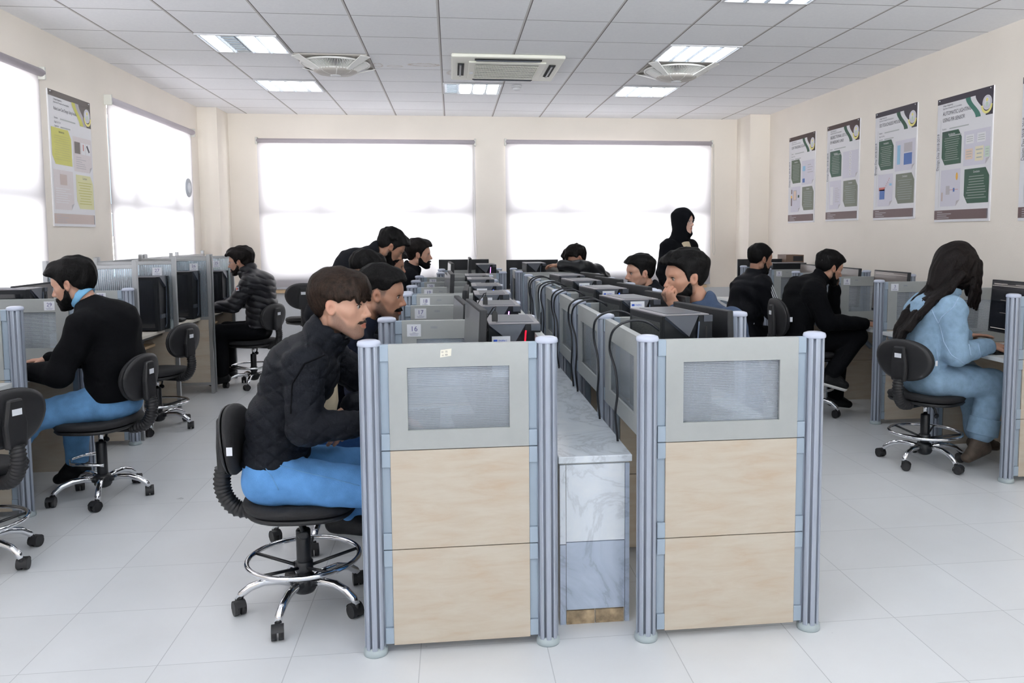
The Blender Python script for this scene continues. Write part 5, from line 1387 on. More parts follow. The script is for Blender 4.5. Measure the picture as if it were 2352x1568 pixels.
    hh = max(.0030, h*.6)
    if hair: hairpart(hc, Rm, sc, hh, hair_fn(hair), 'hair', HM[hairmat_], o, int(3200 if h < .0055 else 1200), dict(mode=hair.get('flow', 'crown'), wild=hair.get('wild', .22), step=hair.get('step', .0065)))
    if beard:
        for (kind, t, mt) in beard: hairpart(hc, Rm, sc, max(.0026, hh*.85), beard_fn(t, kind), 'moustache' if kind == 'moustache' else 'beard', STUB if mt == 'stub' else HM[mt], o, int(900 if h < .0055 else 400) if t > .002 else 0, dict(mode='down', step=.0032, wild=.5, width=.0008, lift=.0005))
    # --- garments
    if top:
        T = top; inf = T.get('inf', .022); hg = T.get('h', max(h, .0055))
        G = Grid(lo, hi, hg)
        G.cap(pel + (mid-pel)*T.get('start', 0.), mid, (.092+inf)*b*T.get('belly', 1.), (.088+inf)*b*T.get('belly', 1.), .05, L, W); G.cap(mid, che, (.088+inf)*b*T.get('belly', 1.), (.100+inf)*b, .05, L, W); G.cap(che, nek - (nek-che)*.30, (.100+inf)*b, .052+inf*.5, .05, L, W)
        for s in 'nf':
            r = T.get('arm', inf)
            G.cap(nek - (nek-che)*.28, g[s+'sh'], .034+inf*.6, .052+r, .045); G.cap(g[s+'sh'], g[s+'el'], .050+r, .042+r, .03)
            d = g[s+'wr'] - g[s+'el']; G.cap(g[s+'el'], g[s+'wr'] - d*.03, .042+r, .027+r*.75, .02)
        if T.get('collar', 1):
            ax = unit(hb - nek); G.ring(A(*T['cc']) if 'cc' in T else nek + ax*T.get('ch', .022), T.get('cax', ax), .058+T.get('cr', .004), T.get('ct', .013), .018, T.get('cf', 1.5))
        for fn in T.get('prims', []): fn(G)
        if T.get('disp'): G.disp(T['disp'])
        if 'hem' in T: G.cut(*T['hem'])
        ax = unit(hb - nek); G.cap(nek + ax*.0, nek + ax*.12, .050, .056, .006, op='sub')
        V, F = G.mesh(); np_mesh(T.get('name', 'jacket'), V, F, CL[T['m']], o)
    if legs:
        T = legs; inf = T.get('inf', .014); hg = T.get('h', max(h, .0055)); G = Grid(lo, hi, hg)
        G.cap(pel, pel + (mid-pel)*T.get('rise', .4), (.092+inf)*b, (.088+inf)*b, .04, L, W)
        for s in 'nf':
            G.cap(g[s+'hip'], g[s+'kn'], (.074+inf)*b, .056+inf, .035)
            G.cap(g[s+'kn'], g[s+'an'] + (g[s+'an']-g[s+'kn'])*T.get('len', -.04), .054+inf, .040+inf*T.get('cuff', 1.), .025)
        if T.get('disp'): G.disp(T['disp'])
        if 'cut' in T: G.cut(*T['cut'])
        V, F = G.mesh(); np_mesh('trousers', V, F, CL[T['m']], o)
    if shoes:
        for s in 'nf':
            an, to = g[s+'an'], g[s+'to']; dv = to - an; up = A(0, 0, 1)
            fd = unit(dv - up*0); G = Grid(np.minimum(an, to)-.13, np.maximum(an, to)+.13, max(.0045, h*.8))
            heel = an - unit(A(dv[0], dv[1], 0) if abs(dv[0])+abs(dv[1]) > .02 else f)*.035 + (dv*.55 - A(dv[0]*.55, dv[1]*.55, 0))
            lat = np.cross(unit(dv), A(0, 0, 1)); lat = lat if np.linalg.norm(lat) > .1 else L
            G.cap(heel, to, .036, .030, .02, lat, 1.25); G.cap(an, an + (heel-an)*.5, .046, .042, .02); G.cap(an, to - (to-an)*.35, .044, .032, .02)
            V, F = G.mesh(); np_mesh('shoe', V, F, CL[shoes], o)
            if head.get('sole') and s == 'n':
                G = Grid(np.minimum(an, to)-.13, np.maximum(an, to)+.13, .004); nn = unit(np.cross(lat, unit(to-heel))); nn = nn if nn[2] < 0 else -nn
                G.cap(heel + nn*.026, to + nn*.022, .030, .027, .02, lat, 1.42); G.cut(heel + nn*.022, -nn, .004); G.cut(heel + nn*.046, nn, .004)
                V, F = G.mesh(); np_mesh('shoe_sole', V, F, CL['sole'], o)
    return o, g, Rm, hc, sc
def HC(x, z, yc, yaw=0., dy=.078):
    """head centre from the near ear; yaw is the extra turn away from straight sideways"""
    k = (yc-dy)/yc
    return (x*k - dy*math.sin(yaw), yc, 1.4105 + (z-1.4105)*k)
def seated(yaw, yc, pel, mid, che, nek, kn=None, an=None, wr=None, el=None, sh=None, toe=.10, lat=.085, sw=.165):
    """side-on sitter; 2d tuples are (x,z) in the plane y=yc, overrides may give full points per side"""
    s = 1 if math.cos(yaw) > 0 else -1
    J = dict(yaw=yaw)
    for k, v in (('pel', pel), ('mid', mid), ('che', che), ('nek', nek)): J[k] = (v[0], yc, v[1])
    for q, dy in (('n', -1), ('f', 1)):
        J[q+'hip'] = (pel[0] + s*.02, yc + dy*lat, pel[1]-.005)
        k_ = kn or (pel[0] + s*.40, pel[1]-.03); a_ = an or (k_[0] + s*.0, .12)
        J[q+'kn'] = (k_[0], yc + dy*(lat+.03), k_[1]); J[q+'an'] = (a_[0], yc + dy*(lat+.03), a_[1]); J[q+'to'] = (a_[0] + s*toe, yc + dy*(lat+.04), max(.045, a_[1]-.07))
        sh_ = sh or (che[0] + (nek[0]-che[0])*.45, che[1] + (nek[1]-che[1])*.35)
        J[q+'sh'] = (sh_[0], yc + dy*sw, sh_[1]); e_ = el or (sh_[0] + s*.10, sh_[1]-.22); w_ = wr or (e_[0] + s*.23, .735)
        J[q+'el'] = (e_[0], yc + dy*(sw+.03), e_[1]); J[q+'wr'] = (w_[0], yc + dy*(sw-.03), w_[1])
    return J

from mathutils.bvhtree import BVHTree
def part(o, name):
    return next(c for c in o.children if c.name.split('.')[0] == name)
def stitch(o, garment, name, mat, lines, r=.0022, lift=.0006, eye=(0, 0, 1.41)):
    """raised seam lines lying on a garment"""
    me = part(o, garment).data; bv = BVHTree.FromPolygons([v.co for v in me.vertices], [p.vertices for p in me.polygons])
    mb = MB(); E0 = Vector(eye)
    for L in lines:
        dense = []
        for a, b in zip(L, L[1:]):
            for k in range(6): dense.append(Vector(a).lerp(Vector(b), k/6))
        dense.append(Vector(L[-1])); pts = []
        for p in dense:
            hit = bv.ray_cast(E0, (p-E0).normalized())
            if hit[0] is not None and (hit[0]-p).length < .25: pts.append(hit[0] + hit[1]*lift)
        if len(pts) > 2: mb.tube(pts, r, 5)
    return mb.build(name, mat, o) if mb.v else None
# --- 1: front student in quilted jacket
SH_CROP = dict(top=.030, side=.006, fade=(.02, .10))
J = seated(0., 3.08, (-.675, .525), (-.632, .735), (-.552, .92), (-.478, 1.035))
J.update(nsh=(-.515, 2.905, .955), nel=(-.515, 2.865, .745), nwr=(-.255, 2.930, .745), fsh=(-.50, 3.25, .955), fel=(-.255, 3.30, .755), fwr=(-.395, 3.155, .765),
         nhip=(-.665, 2.995, .53), nkn=(-.255, 2.965, .49), nan=(-.235, 2.965, .13), nto=(-.13, 2.96, .06), fhip=(-.665, 3.165, .53), fkn=(-.245, 3.30, .47), fan=(-.425, 3.11, .335), fto=(-.330, 3.09, .300))
def quilt(x, y, z):
    u = (x*.8+z)/.062; v = (x*.8-z+y*.3)/.062
    q = np.minimum(np.abs(np.sin(PI*u)), np.abs(np.sin(PI*v))); return -.0058*np.sqrt(q) + .0035 + folds(.0020)(x, y, z)
o, g, Rm, hc, sc = person('person in black quilted jacket and light jeans sitting nearest, left of the front panel', J, dict(c=HC(-.441, 1.142, 3.08, -.24), yaw=-.24, pitch=.07, s=1.05, shadow=.60), h=.0042, skin='fair',
    top=dict(m='quilt', inf=.026, arm=.020, h=.0045, hem=((0, 0, .580), (0, 0, -1)), disp=quilt, ct=.013, cr=.014, cf=2.4, cc=(-.462, 3.08, 1.050), cax=(.62, 0, .78)), legs=dict(m='jeans', inf=.016, disp=folds(.0022, 1.2), h=.005),
    hair=dict(top=.017, side=.008, back=.009, front=.007, fade=(.0, .09), amp=.0016, flow='crown', step=.009, line=[-.055, -.052, -.045, .000, .026, .030, .022, .030, .038, .044, .050, .055],
        fringe=[((.062, q*.015, .098), (.092-.0011*q*q, q*.0185, .032+.006*math.sin(q*2.7)), .016, .0065) for q in range(-3, 4)] + [((.045, s*.056, .080), (.058, s*.066, .034), .014, .006) for s in (1, -1)]),
    beard=[('moustache', .0012, 'brown')], hairmat_='brown',
    hands=dict(f=dict(d=(-.30, -.10, -.75), n=(.5, -.55, .25), curl=(.12, .25, .2), side=-1, s=1.05), n=dict(d=(1, .1, 0), n=(0, 0, 1), side=-1)))
tg = MB(); tg.box((-.4150, 3.02, .965), (-.400, 3.14, 1.02)); 
sh = MB(); sh.tube([(-.470, 3.08, 1.00), (-.480, 3.08, .90), (-.478, 3.08, .80), (-.50, 3.08, .70)], [.035, .048, .05, .05], 12); sh.build('cream_shirt', CL['cream'], o)
stitch(o, 'trousers', 'jeans_seam', CL['jeansd'], [[(-.614, 2.9, .609), (-.526, 2.9, .579), (-.437, 2.9, .554), (-.338, 2.9, .523)], [(-.666, 2.9, .611), (-.638, 2.9, .567), (-.617, 2.9, .52)]], .0020)
stitch(o, 'jacket', 'armhole_seam', CL['black'], [[(-.438, 2.84, 1.003), (-.504, 2.84, .975), (-.547, 2.84, .908), (-.556, 2.84, .803)]], .003)
# --- 2: navy jacket
FADE_L = [-.058, -.055, -.048, -.012, .02, -.010, -.010, .030, .052, .068, .076, .080]
FADED = dict(top=.019, side=.004, fade=(.035, .09), line=[-.0, .004, .016, .028, .036, .034, .032, .034, .056, .072, .078, .082], stubble=FADE_L, amp=.0016, front=.008, flow='back')
J = seated(0., 3.82, (-.66, .53), (-.61, .74), (-.50, .92), (-.425, 1.02), el=(-.40, .74), wr=(-.14, .735))
J.update(nkn=(-.245, 3.70, .52), fkn=(-.245, 3.98, .52), nan=(-.23, 3.72, .12), fan=(-.23, 3.95, .12))
person('person in navy jacket with faded short hair, second in the left row', J, dict(c=HC(-.340, 1.127, 3.82, -.12), yaw=-.12, pitch=.16, s=1.05, shadow=.85), h=.0048, skin='tan', top=dict(m='navy', inf=.028, disp=folds(.004), hem=((0, 0, .56), (0, 0, -1)), cr=.008, ct=.016, cf=1.8), legs=dict(m='jeansn'),
    hair=FADED, beard=[('moustache', .0028, 'black')])
# --- 3
J = seated(0., 5.30, (-.80, .53), (-.76, .73), (-.67, .93), (-.615, 1.045))
person('person whose dark hair and ear show between the first student and the bending man', J, dict(c=HC(-.547, 1.174, 5.30), yaw=.05, pitch=.25, s=1.0, shadow=.5), h=.006, skin='mid', top=dict(m='coat', disp=folds(.004)), legs=dict(m='blktr'), hair=dict(top=.020, side=.006, back=.008, fade=(.0, .07), amp=.003, wild=.5, line=[.0, .0, .006, .020, .034, .032, .030, .034, .056, .072, .078, .082], stubble=FADE_L, front=.012))
# --- 4: standing, bent over
Y = 6.0
J = dict(yaw=0., pel=(-.93, Y, .85), mid=(-.82, Y, 1.02), che=(-.69, Y, 1.185), nek=(-.555, Y, 1.285), nsh=(-.62, Y-.17, 1.16), nel=(-.56, Y-.20, .93), nwr=(-.40, Y-.13, .76), fsh=(-.62, Y+.17, 1.16), fel=(-.50, Y+.2, .93), fwr=(-.32, Y+.14, .76),
    nhip=(-.93, Y-.09, .83), nkn=(-.92, Y-.09, .46), nan=(-.97, Y-.09, .09), nto=(-.84, Y-.1, .05), fhip=(-.93, Y+.09, .83), fkn=(-.89, Y+.09, .46), fan=(-.93, Y+.09, .09), fto=(-.80, Y+.1, .05))
person('person standing bent forward in a dark coat, before the left back blind', J, dict(c=HC(-.436, 1.318, Y, .18), yaw=.18, pitch=.62, shadow=.9), h=.0062, skin='tan', top=dict(m='coat', inf=.034, arm=.026, disp=folds(.003, .8), hem=((-.95, Y, .72), (-.3, 0, -1)), cr=.008, ct=.018, cf=1.8), legs=dict(m='blktr'),
    hair=dict(top=.018, side=.004, fade=(.02, .08), amp=.003, front=.014, line=FADE_L, stubble=FADE_L, flow='back', wild=.4), beard=[('full', .0018, 'black'), ('moustache', .003, 'black')])
# --- 5: curly haired
J = seated(0., 6.58, (-.74, .55), (-.69, .76), (-.59, .94), (-.545, 1.04))
person('person with curly hair whose face shows beyond the bending man', J, dict(c=(-.478, 6.58, 1.160), yaw=-.05, pitch=.15, shadow=.5), h=.0062, skin='mid', top=dict(m='coat', disp=folds(.004)), legs=dict(m='blktr'), hair=dict(top=.026, side=.010, amp=.006, front=.012, fade=(.0, .07), wild=1.2))
# --- 6: bearded, upright
J = seated(0., 7.25, (-.48, .53), (-.46, .77), (-.405, 1.00), (-.355, 1.115), el=(-.33, .80), wr=(-.08, .76))
person('person with full dark beard in profile before the left back blind', J, dict(c=HC(-.287, 1.232, 7.25), yaw=-.04, pitch=.05, s=1.04), h=.0062, skin='fair', top=dict(m='coat', inf=.03, disp=folds(.004), cr=.006, ct=.016, cf=1.8), legs=dict(m='blktr'), hair=dict(top=.024, side=.008, back=.012, front=.012, fade=(.0, .08), line=FADE_L, flow='back'), beard=[('full', .0060, 'black')], hairmat_='dark')
# --- 7: puffer jacket
def puff(x, y, z):
    u = (z + .30*(x+1.8) + .005*np.sin(40*y+30*x))/.058; return -.0095*np.sqrt(np.abs(np.sin(PI*u))) + .005 + folds(.0015)(x, y, z)
J = seated(PI, 7.90, (-1.80, .53), (-1.775, .745), (-1.80, .95), (-1.885, 1.075), kn=(-2.13, .525), an=(-2.125, .13))
J.update(nsh=(-1.84, 7.725, .985), nel=(-1.975, 7.68, .785), nwr=(-2.20, 7.76, .755), fsh=(-1.84, 8.08, .985), fel=(-1.99, 8.12, .79), fwr=(-2.2, 8.02, .755))
o, g, Rm, hc, sc = person('person in black puffer jacket and round glasses at the far left frames', J, dict(c=HC(-1.977, 1.161, 7.90), yaw=PI, pitch=.14, s=1.05, shadow=.6), h=.0060, skin='fair', top=dict(m='puffer', inf=.040, arm=.024, h=.006, disp=puff, hem=((0, 0, .56), (0, 0, -1)), cr=.014, ct=.022, cf=1.8), legs=dict(m='blktr', inf=.018),
    hair=dict(top=.026, side=.010, back=.014, front=.014, amp=.003, fade=(.0, .08), line=FADE_L, flow='back', wild=.35, fringe=[((.055, q*.018, .105), (.102, q*.020, .078), .015, .008) for q in (-2, -1, 0, 1, 2)]), beard=[('full', .0012, 'dark')], glasses=True, hairmat_='dark')
rect_patch('sleeve_badge', (-1.925, 7.632, .935), (-.5, -.86, .12), (1, 0, 0), .042, .042, [CL['white'], M['redp'], M['ink']], o, [(-.5, -.5, .5, .5, 2, 0), (-.42, -.42, .42, .42, 0, 1), (-.3, -.3, -.12, .3, 1, 2), (-.1, -.1, .1, .15, 1, 2), (.12, -.3, .3, .3, 2, 2)])
# --- 8: black sweater, blue collar
J = seated(PI, 4.62, (-1.815, .535), (-1.815, .74), (-1.845, .935), (-1.945, 1.065), kn=(-2.17, .48))
J.update(nsh=(-1.885, 4.425, .955), nel=(-1.99, 4.37, .715), nwr=(-2.20, 4.46, .72), fsh=(-1.885, 4.815, .955), fel=(-2.00, 4.85, .73), fwr=(-2.21, 4.76, .735), nkn=(-2.185, 4.50, .475), nan=(-2.40, 4.42, .16), nto=(-2.50, 4.41, .06), fkn=(-2.11, 4.80, .47), fan=(-2.115, 4.80, .15), fto=(-2.22, 4.81, .05))
o, g, Rm, hc, sc = person('person in black sweater over a light blue collar at the left edge row', J, dict(c=HC(-2.041, 1.148, 4.62), yaw=PI, pitch=.27, s=1.07, shadow=.6), h=.005, skin='fair', build=1.12, top=dict(m='black', name='sweater', inf=.030, arm=.024, belly=1.04, disp=folds(.003, .7), collar=0, hem=((0, 0, .545), (0, 0, -1))), legs=dict(m='jeansd', inf=.018, disp=folds(.0022, 1.2)),
    hair=dict(top=.022, side=.008, back=.010, front=.014, amp=.0022, fade=(.01, .09), line=FADE_L, flow='back', fringe=[((.050, q*.016, .098), (.088, q*.018, .088), .013, .008) for q in (-2, -1, 0, 1, 2)]), beard=[('full', .0060, 'black')], hairmat_='black')
G = Grid(g['nek']-.16, g['nek']+.19, .005); ax = unit(hc + Rm @ A(-.03, 0, -.05) - g['nek']); G.ring(g['nek'] + ax*.030 + A(-.008, 0, 0), ax + A(-.75, 0, .0), .064, .0075, .012, 2.8); V, F = G.mesh(); np_mesh('shirt_collar', V, F, CL['shirt'], o)
# --- 9: head resting on folded arms
J = dict(yaw=PI, pel=(1.47, 7.90, .53), mid=(1.46, 7.90, .74), che=(1.41, 7.86, .95), nek=(1.325, 7.84, 1.06), nsh=(1.375, 7.72, 1.045), nel=(1.22, 7.62, 1.105), nwr=(1.03, 7.73, 1.115), fsh=(1.375, 8.02, 1.02), fel=(1.16, 8.08, 1.0), fwr=(1.06, 7.86, 1.09),
    nhip=(1.45, 7.81, .53), nkn=(1.08, 7.82, .49), nan=(1.10, 7.82, .12), nto=(1.0, 7.82, .05), fhip=(1.45, 7.99, .53), fkn=(1.08, 8.02, .49), fan=(1.10, 8.02, .12), fto=(1.0, 8.02, .05))
person('person in black leather jacket resting head on folded arms before the right back blind', J, dict(c=(1.195, 7.82, 1.165), yaw=PI+.30, pitch=.38, roll=.15, s=1.03), h=.0062, skin='mid', top=dict(m='leather', inf=.026, disp=folds(.005), cr=.006), legs=dict(m='blktr'), hair=dict(top=.024, side=.010, back=.010, front=.012, amp=.004, wild=.5, fade=(.0, .08), line=[-.055, -.052, -.045, .0, .03, .022, .02, .034, .044, .055, .062, .065], fringe=[((.06, q*.018, .10), (.102, q*.021, .045+.006*(q % 2)), .016, .007) for q in (-2, -1, 0, 1, 2)]), hairmat_='dark')
# --- 10: profile, short hair
J = seated(PI, 5.95, (1.66, .50), (1.635, .70), (1.56, .885), (1.475, .99), kn=(1.28, .48))
person('person in black with short dark hair in profile, left of the standing woman', J, dict(c=HC(1.422, 1.110, 5.95, .18), yaw=PI+.18, pitch=.06, s=1.08, shadow=.4), h=.006, skin='fair', top=dict(m='coat', inf=.024, disp=folds(.003), cr=.008, ct=.016, cf=1.8), legs=dict(m='blktr'), hair=dict(top=.020, side=.004, back=.005, front=.012, fade=(.03, .09), line=FADE_L, stubble=FADE_L, amp=.002, flow='back', wild=.4), beard=[('moustache', .0018, 'black')])
# --- 11: blue gray jacket, fist at the mouth
J = seated(PI, 3.84, (1.40, .52), (1.375, .73), (1.29, .93), (1.215, 1.055), kn=(1.02, .50))
J.update(nsh=(1.285, 3.665, .985), nel=(1.10, 3.64, .79), nwr=(1.052, 3.735, 1.055), fsh=(1.285, 4.02, .985), fel=(1.12, 4.06, .76), fwr=(.96, 3.93, .735))
person('person with moustache in blue gray jacket, chin resting on his fist', J, dict(c=HC(1.160, 1.188, 3.84, .20), yaw=PI+.20, pitch=.08, s=1.03, shadow=.7), h=.0046, skin='mid', top=dict(m='slate', inf=.024, disp=folds(.004), cr=.008, ct=.012, cf=2.4), legs=dict(m='blktr'), hair=dict(top=.023, side=.006, back=.009, front=.016, amp=.0028, fade=(.02, .09), line=FADE_L, flow='back', wild=.3, fringe=[((.045, q*.016, .108), (.090, q*.018, .098), .015, .011) for q in (-2, -1, 0, 1, 2)]), beard=[('full', .0024, 'black'), ('moustache', .0065, 'black')],
    hands=dict(n=dict(d=(-.5, .05, .85), n=(-.75, -.45, -.35), curl=(1.25, 1.45, .9), side=1, s=1.0)))
# --- 12: standing woman in headscarf
yw = -.95; fx, fy = math.cos(yw), math.sin(yw); lx, ly = -fy, fx
cx, cy = 2.165, 7.60
def bp(f_, l_, z): return (cx + fx*f_ + lx*l_, cy + fy*f_ + ly*l_, z)
J = dict(yaw=yw, pel=bp(0, 0, .86), mid=bp(0, 0, 1.03), che=bp(-.01, 0, 1.20), nek=bp(0, 0, 1.355), nsh=bp(-.01, -.165, 1.285), nel=bp(-.03, -.215, 1.04), nwr=bp(.03, -.21, .82), fsh=bp(-.01, .165, 1.285), fel=bp(-.03, .215, 1.04), fwr=bp(.03, .21, .82),
    nhip=bp(0, -.08, .83), nkn=bp(.02, -.08, .45), nan=bp(0, -.08, .08), nto=bp(.12, -.09, .045), fhip=bp(0, .08, .83), fkn=bp(.02, .08, .45), fan=bp(0, .08, .08), fto=bp(.12, .09, .045))
whc = bp(.035, 0, 1.520)
def abaya(G): G.cap(A(*bp(0, 0, 1.0)), A(*bp(0, 0, .45)), .125, .17, .05, A(lx, ly, 0), 1.3)
def wlapel(G):
    G.cap(A(*bp(.075, .0, 1.345)), A(*bp(.150, .02, .98)), .044, .062, .012, op='sub')
o, g, Rm, hc, sc = person('person in black headscarf, glasses and long black coat standing at the right back blind', J, dict(c=whc, yaw=-.74, pitch=.04, s=1.0), h=.0050, skin='pale', female=True, glasses=True, top=dict(m='abaya', name='coat', inf=.030, arm=.022, prims=[abaya, wlapel], disp=folds(.004, .7), collar=1, hem=((0, 0, .42), (0, 0, -1))), legs=dict(m='blktr'))
G = Grid(hc-.24, hc+.22, .005); Rt = Rm
def hl(f_, l_, u_): return (np.asarray(hc) + Rm @ A(f_, l_, u_)).astype(np.float32)
sl, x, y, z = G.block(hc-.2, hc+.2); px, py, pz = x-hc[0], y-hc[1], z-hc[2]
lx_, ly_, lz_ = (Rm[0, i]*px+Rm[1, i]*py+Rm[2, i]*pz for i in range(3))
G.D[sl] = np.minimum(G.D[sl], head_sdf(lx_, ly_, lz_, False, False) - .017)
G.cap(hl(-.02, 0, -.04), g['nek'] + A(0, 0, .015), .080, .082, .05); G.cap(g['nek'] + A(0, 0, .0), g['nek'] + A(-.015, .015, -.035), .080, .100, .05)
G.cap(hl(-.01, .085, -.10), hl(.02, .13, -.22), .030, .024, .03)
px, py, pz = G.ax[0][:, None, None]-hc[0], G.ax[1][None, :, None]-hc[1], G.ax[2][None, None, :]-hc[2]
lx_, ly_, lz_ = (Rm[0, i]*px+Rm[1, i]*py+Rm[2, i]*pz for i in range(3))
G.disp(folds(.003, .9))
G.D = smax(G.D, -np.maximum(d_ell(lx_*.35, ly_, lz_, (.04, 0, -.022), (.085, .062, .090)), -.004-lx_), .008).astype(np.float32)
V, F = G.mesh(); np_mesh('headscarf', V, F, CL['abaya'], o)
e = MB(); e.tube([bp(.020, .0, 1.38), bp(.040, .0, 1.31), bp(.056, .01, 1.22), bp(.070, .015, 1.05)], [.045, .062, .075, .080], 16); e.build('cream_shirt', CL['cream'], o)
e = MB(); e.tube([hl(.0, .13, -.15), bp(.06, .20, 1.22), bp(.09, .235, 1.06), bp(.07, .26, .96)], [.025, .035, .04, .02], 12, flat=.5); e.build('scarf_end', CL['abaya'], o)
# --- 13: track jacket with white stripes
J = seated(0., 6.70, (2.50, .545), (2.485, .745), (2.515, .93), (2.575, 1.065), kn=(2.88, .52))
J.update(nsh=(2.565, 6.52, .985), nel=(2.645, 6.47, .755), nwr=(2.86, 6.56, .735), fsh=(2.565, 6.87, .985), fel=(2.66, 6.9, .76), fwr=(2.9, 6.82, .735))
o, g, Rm, hc, sc = person('person in black track jacket with white sleeve stripes at the right wall row', J, dict(c=HC(2.652, 1.181, 6.70, .1), yaw=.1, pitch=.16, shadow=.6), h=.006, skin='tan', top=dict(m='track', inf=.040, arm=.026, belly=1.08, disp=folds(.004, .8), cr=.008, ct=.018, cf=1.8, hem=((0, 0, .53), (0, 0, -1))), legs=dict(m='blktr'), hair=dict(top=.014, side=.005, fade=(.02, .08), line=FADE_L, amp=.0015), beard=[('full', .0016, 'black')])
for k, q in enumerate((-.016, 0., .016)):
    e = MB(); e.tube([(2.565+q*.6, 6.570, 1.062), (2.595+q, 6.472, 1.025), (2.620+q, 6.436, .94), (2.655+q, 6.420, .84), (2.670+q, 6.415, .77)], .0046, 6); e.build('white_stripe', CL['white'], o)
e = MB(); e.tube([(2.500, 6.512, .70), (2.492, 6.508, .655)], .004, 6); e.build('zip_pull', CL['white'], o)
# --- 14: black coat, legs crossed
J = seated(0., 5.95, (2.61, .57), (2.60, .76), (2.68, .945), (2.795, 1.065))
J.update(nsh=(2.665, 5.755, .985), nel=(2.745, 5.72, .755), nwr=(3.085, 5.79, .725), fsh=(2.70, 6.13, .99), fel=(3.00, 6.16, .78), fwr=(2.965, 6.045, .985), nhip=(2.63, 5.86, .565), nkn=(3.055, 5.85, .625), nan=(2.815, 5.755, .355), nto=(2.905, 5.72, .275), fhip=(2.63, 6.04, .56), fkn=(3.03, 6.08, .52), fan=(3.01, 6.08, .11), fto=(3.12, 6.08, .05))
person('person in black coat with crossed legs and white soled shoe, chin on hand', J, dict(c=HC(2.912, 1.132, 5.95, .05), yaw=.05, pitch=.30, s=1.05, sole=1, shadow=.7), h=.005, skin='mid', top=dict(m='black', name='coat', inf=.036, arm=.026, disp=folds(.0035, .8), cr=.004, ct=.013, cf=1.8, hem=((0, 0, .52), (0, 0, -1))), legs=dict(m='blktr', inf=.022), hair=dict(top=.018, side=.004, back=.005, front=.010, fade=(.03, .09), line=FADE_L, stubble=FADE_L, amp=.0016, flow='back'), beard=[('full', .0016, 'black')],
    hands=dict(n=dict(d=(1, .1, .02), n=(0, -.2, 1), curl=(.35, .5, .3), side=-1), f=dict(d=(-.1, -.15, 1), n=(.8, .3, .1), curl=(.6, .9, .6), side=1)))
# --- 15: woman in denim with long hair
J = seated(0., 4.60, (2.845, .535), (2.83, .72), (2.875, .915), (2.965, 1.045))
J.update(nsh=(2.900, 4.435, .955), nel=(2.905, 4.385, .705), nwr=(3.145, 4.445, .738), fsh=(2.93, 4.765, .955), fel=(3.00, 4.83, .76), fwr=(3.145, 4.66, .772), nhip=(2.87, 4.515, .53), nkn=(3.225, 4.50, .500), nan=(3.150, 4.49, .160), nto=(3.055, 4.47, .060), fhip=(2.87, 4.685, .53), fkn=(3.24, 4.72, .49), fan=(3.30, 4.72, .105), fto=(3.42, 4.72, .055))
def dcuff(G): pass
o, g, Rm, hc, sc = person('person with very long dark hair in denim jacket and jeans at the right edge', J, dict(c=(3.045, 4.60, 1.195), yaw=.30, pitch=.42, s=1.0), h=.005, skin='fair', female=True, shoes='tan', top=dict(m='denim', inf=.031, arm=.030, belly=1.0, disp=folds(.0024, 1.1), hem=((2.85, 0, .535), (-.10, 0, -1)), cr=.010, ct=.014, cf=1.8), legs=dict(m='denim', inf=.030, cuff=1.25, len=-.16, disp=folds(.0022, 1.1), rise=.2),
    hands=dict(n=dict(d=(1, .03, -.02), n=(0, -.25, 1), curl=(.22, .35, .25), side=-1, s=1.0), f=dict(d=(1, -.25, .05), n=(0, .2, 1), curl=(.12, .15, .1), side=1)))
lo = A(2.56, 4.34, .70); G = Grid(lo, A(3.24, 4.88, 1.40), .005)
sl, x, y, z = G.block(hc-.18, hc+.18); px, py, pz = x-hc[0], y-hc[1], z-hc[2]
lx_, ly_, lz_ = (Rm[0, i]*px+Rm[1, i]*py+Rm[2, i]*pz for i in range(3))
d0 = smax(head_sdf(lx_, ly_, lz_, False, False) - .022, lx_ - .055 - .5*np.clip(lz_, 0, .1), .012); G.D[sl] = np.minimum(G.D[sl], d0)
rs = random.Random(4)
G.cap(hc + A(-.060, 0, .055), A(2.905, 4.58, 1.085), .080, .066, .07, A(0, 1, 0), 1.15); G.cap(hc + A(.0, 0, .10), hc + A(-.085, 0, -.02), .05, .07, .05)
back = [(2.965, 1.165, .070), (2.895, 1.075, .062), (2.810, .995, .050), (2.735, .915, .038), (2.672, .835, .024), (2.645, .770, .010)]
for k in range(15):                                        # locks lying side by side over the back
    yo = -.115 + .0165*k; prev = None; sx = rs.uniform(-.012, .012); cut_ = 6 - (1 if k in (0, 13, 14) else 0)
    for q, (bx_, bz_, r_) in enumerate(back[:cut_]):
        p = A(bx_ + sx*(q/3) + .010*math.sin(1.7*q+k), 4.555 + yo*(1.0-.10*q) + .010*math.sin(1.3*q+2*k), bz_ + .015*math.sin(k*1.1)*(q/4))
        if prev is not None: G.cap(prev, p, .022 - .0024*(q-1), .022 - .0026*q, .016)
        prev = p
for k in range(4):                                         # locks beside the cheek hiding the face
    prev = None
    for q in range(6):
        p = hc + A(.035+.018*k+.010*q-.004*q*q*.6+.006*math.sin(q+k), -.074+.006*k, .055-.055*q-.01*k)
        if prev is not None: G.cap(prev, p, .026-.0030*q, .024-.0032*q, .014)
        prev = p
for k in range(3):
    prev = None
    for q in range(5):
        p = hc + A(.05+.012*q+.01*k, .055-.02*k, .05-.055*q)
        if prev is not None: G.cap(prev, p, .026-.0035*q, .023-.0035*q, .014)
        prev = p
G.disp(lambda x, y, z: .0018*np.sin(210*(y+.25*x)+60*(.85*x-.5*z) + 2*np.sin(25*z)) + .0014*np.sin(150*(.85*x-.5*z)+90*y + 2*np.sin(30*x)))
V, F = G.mesh(); np_mesh('long_hair', V, F, HM['long'], o)
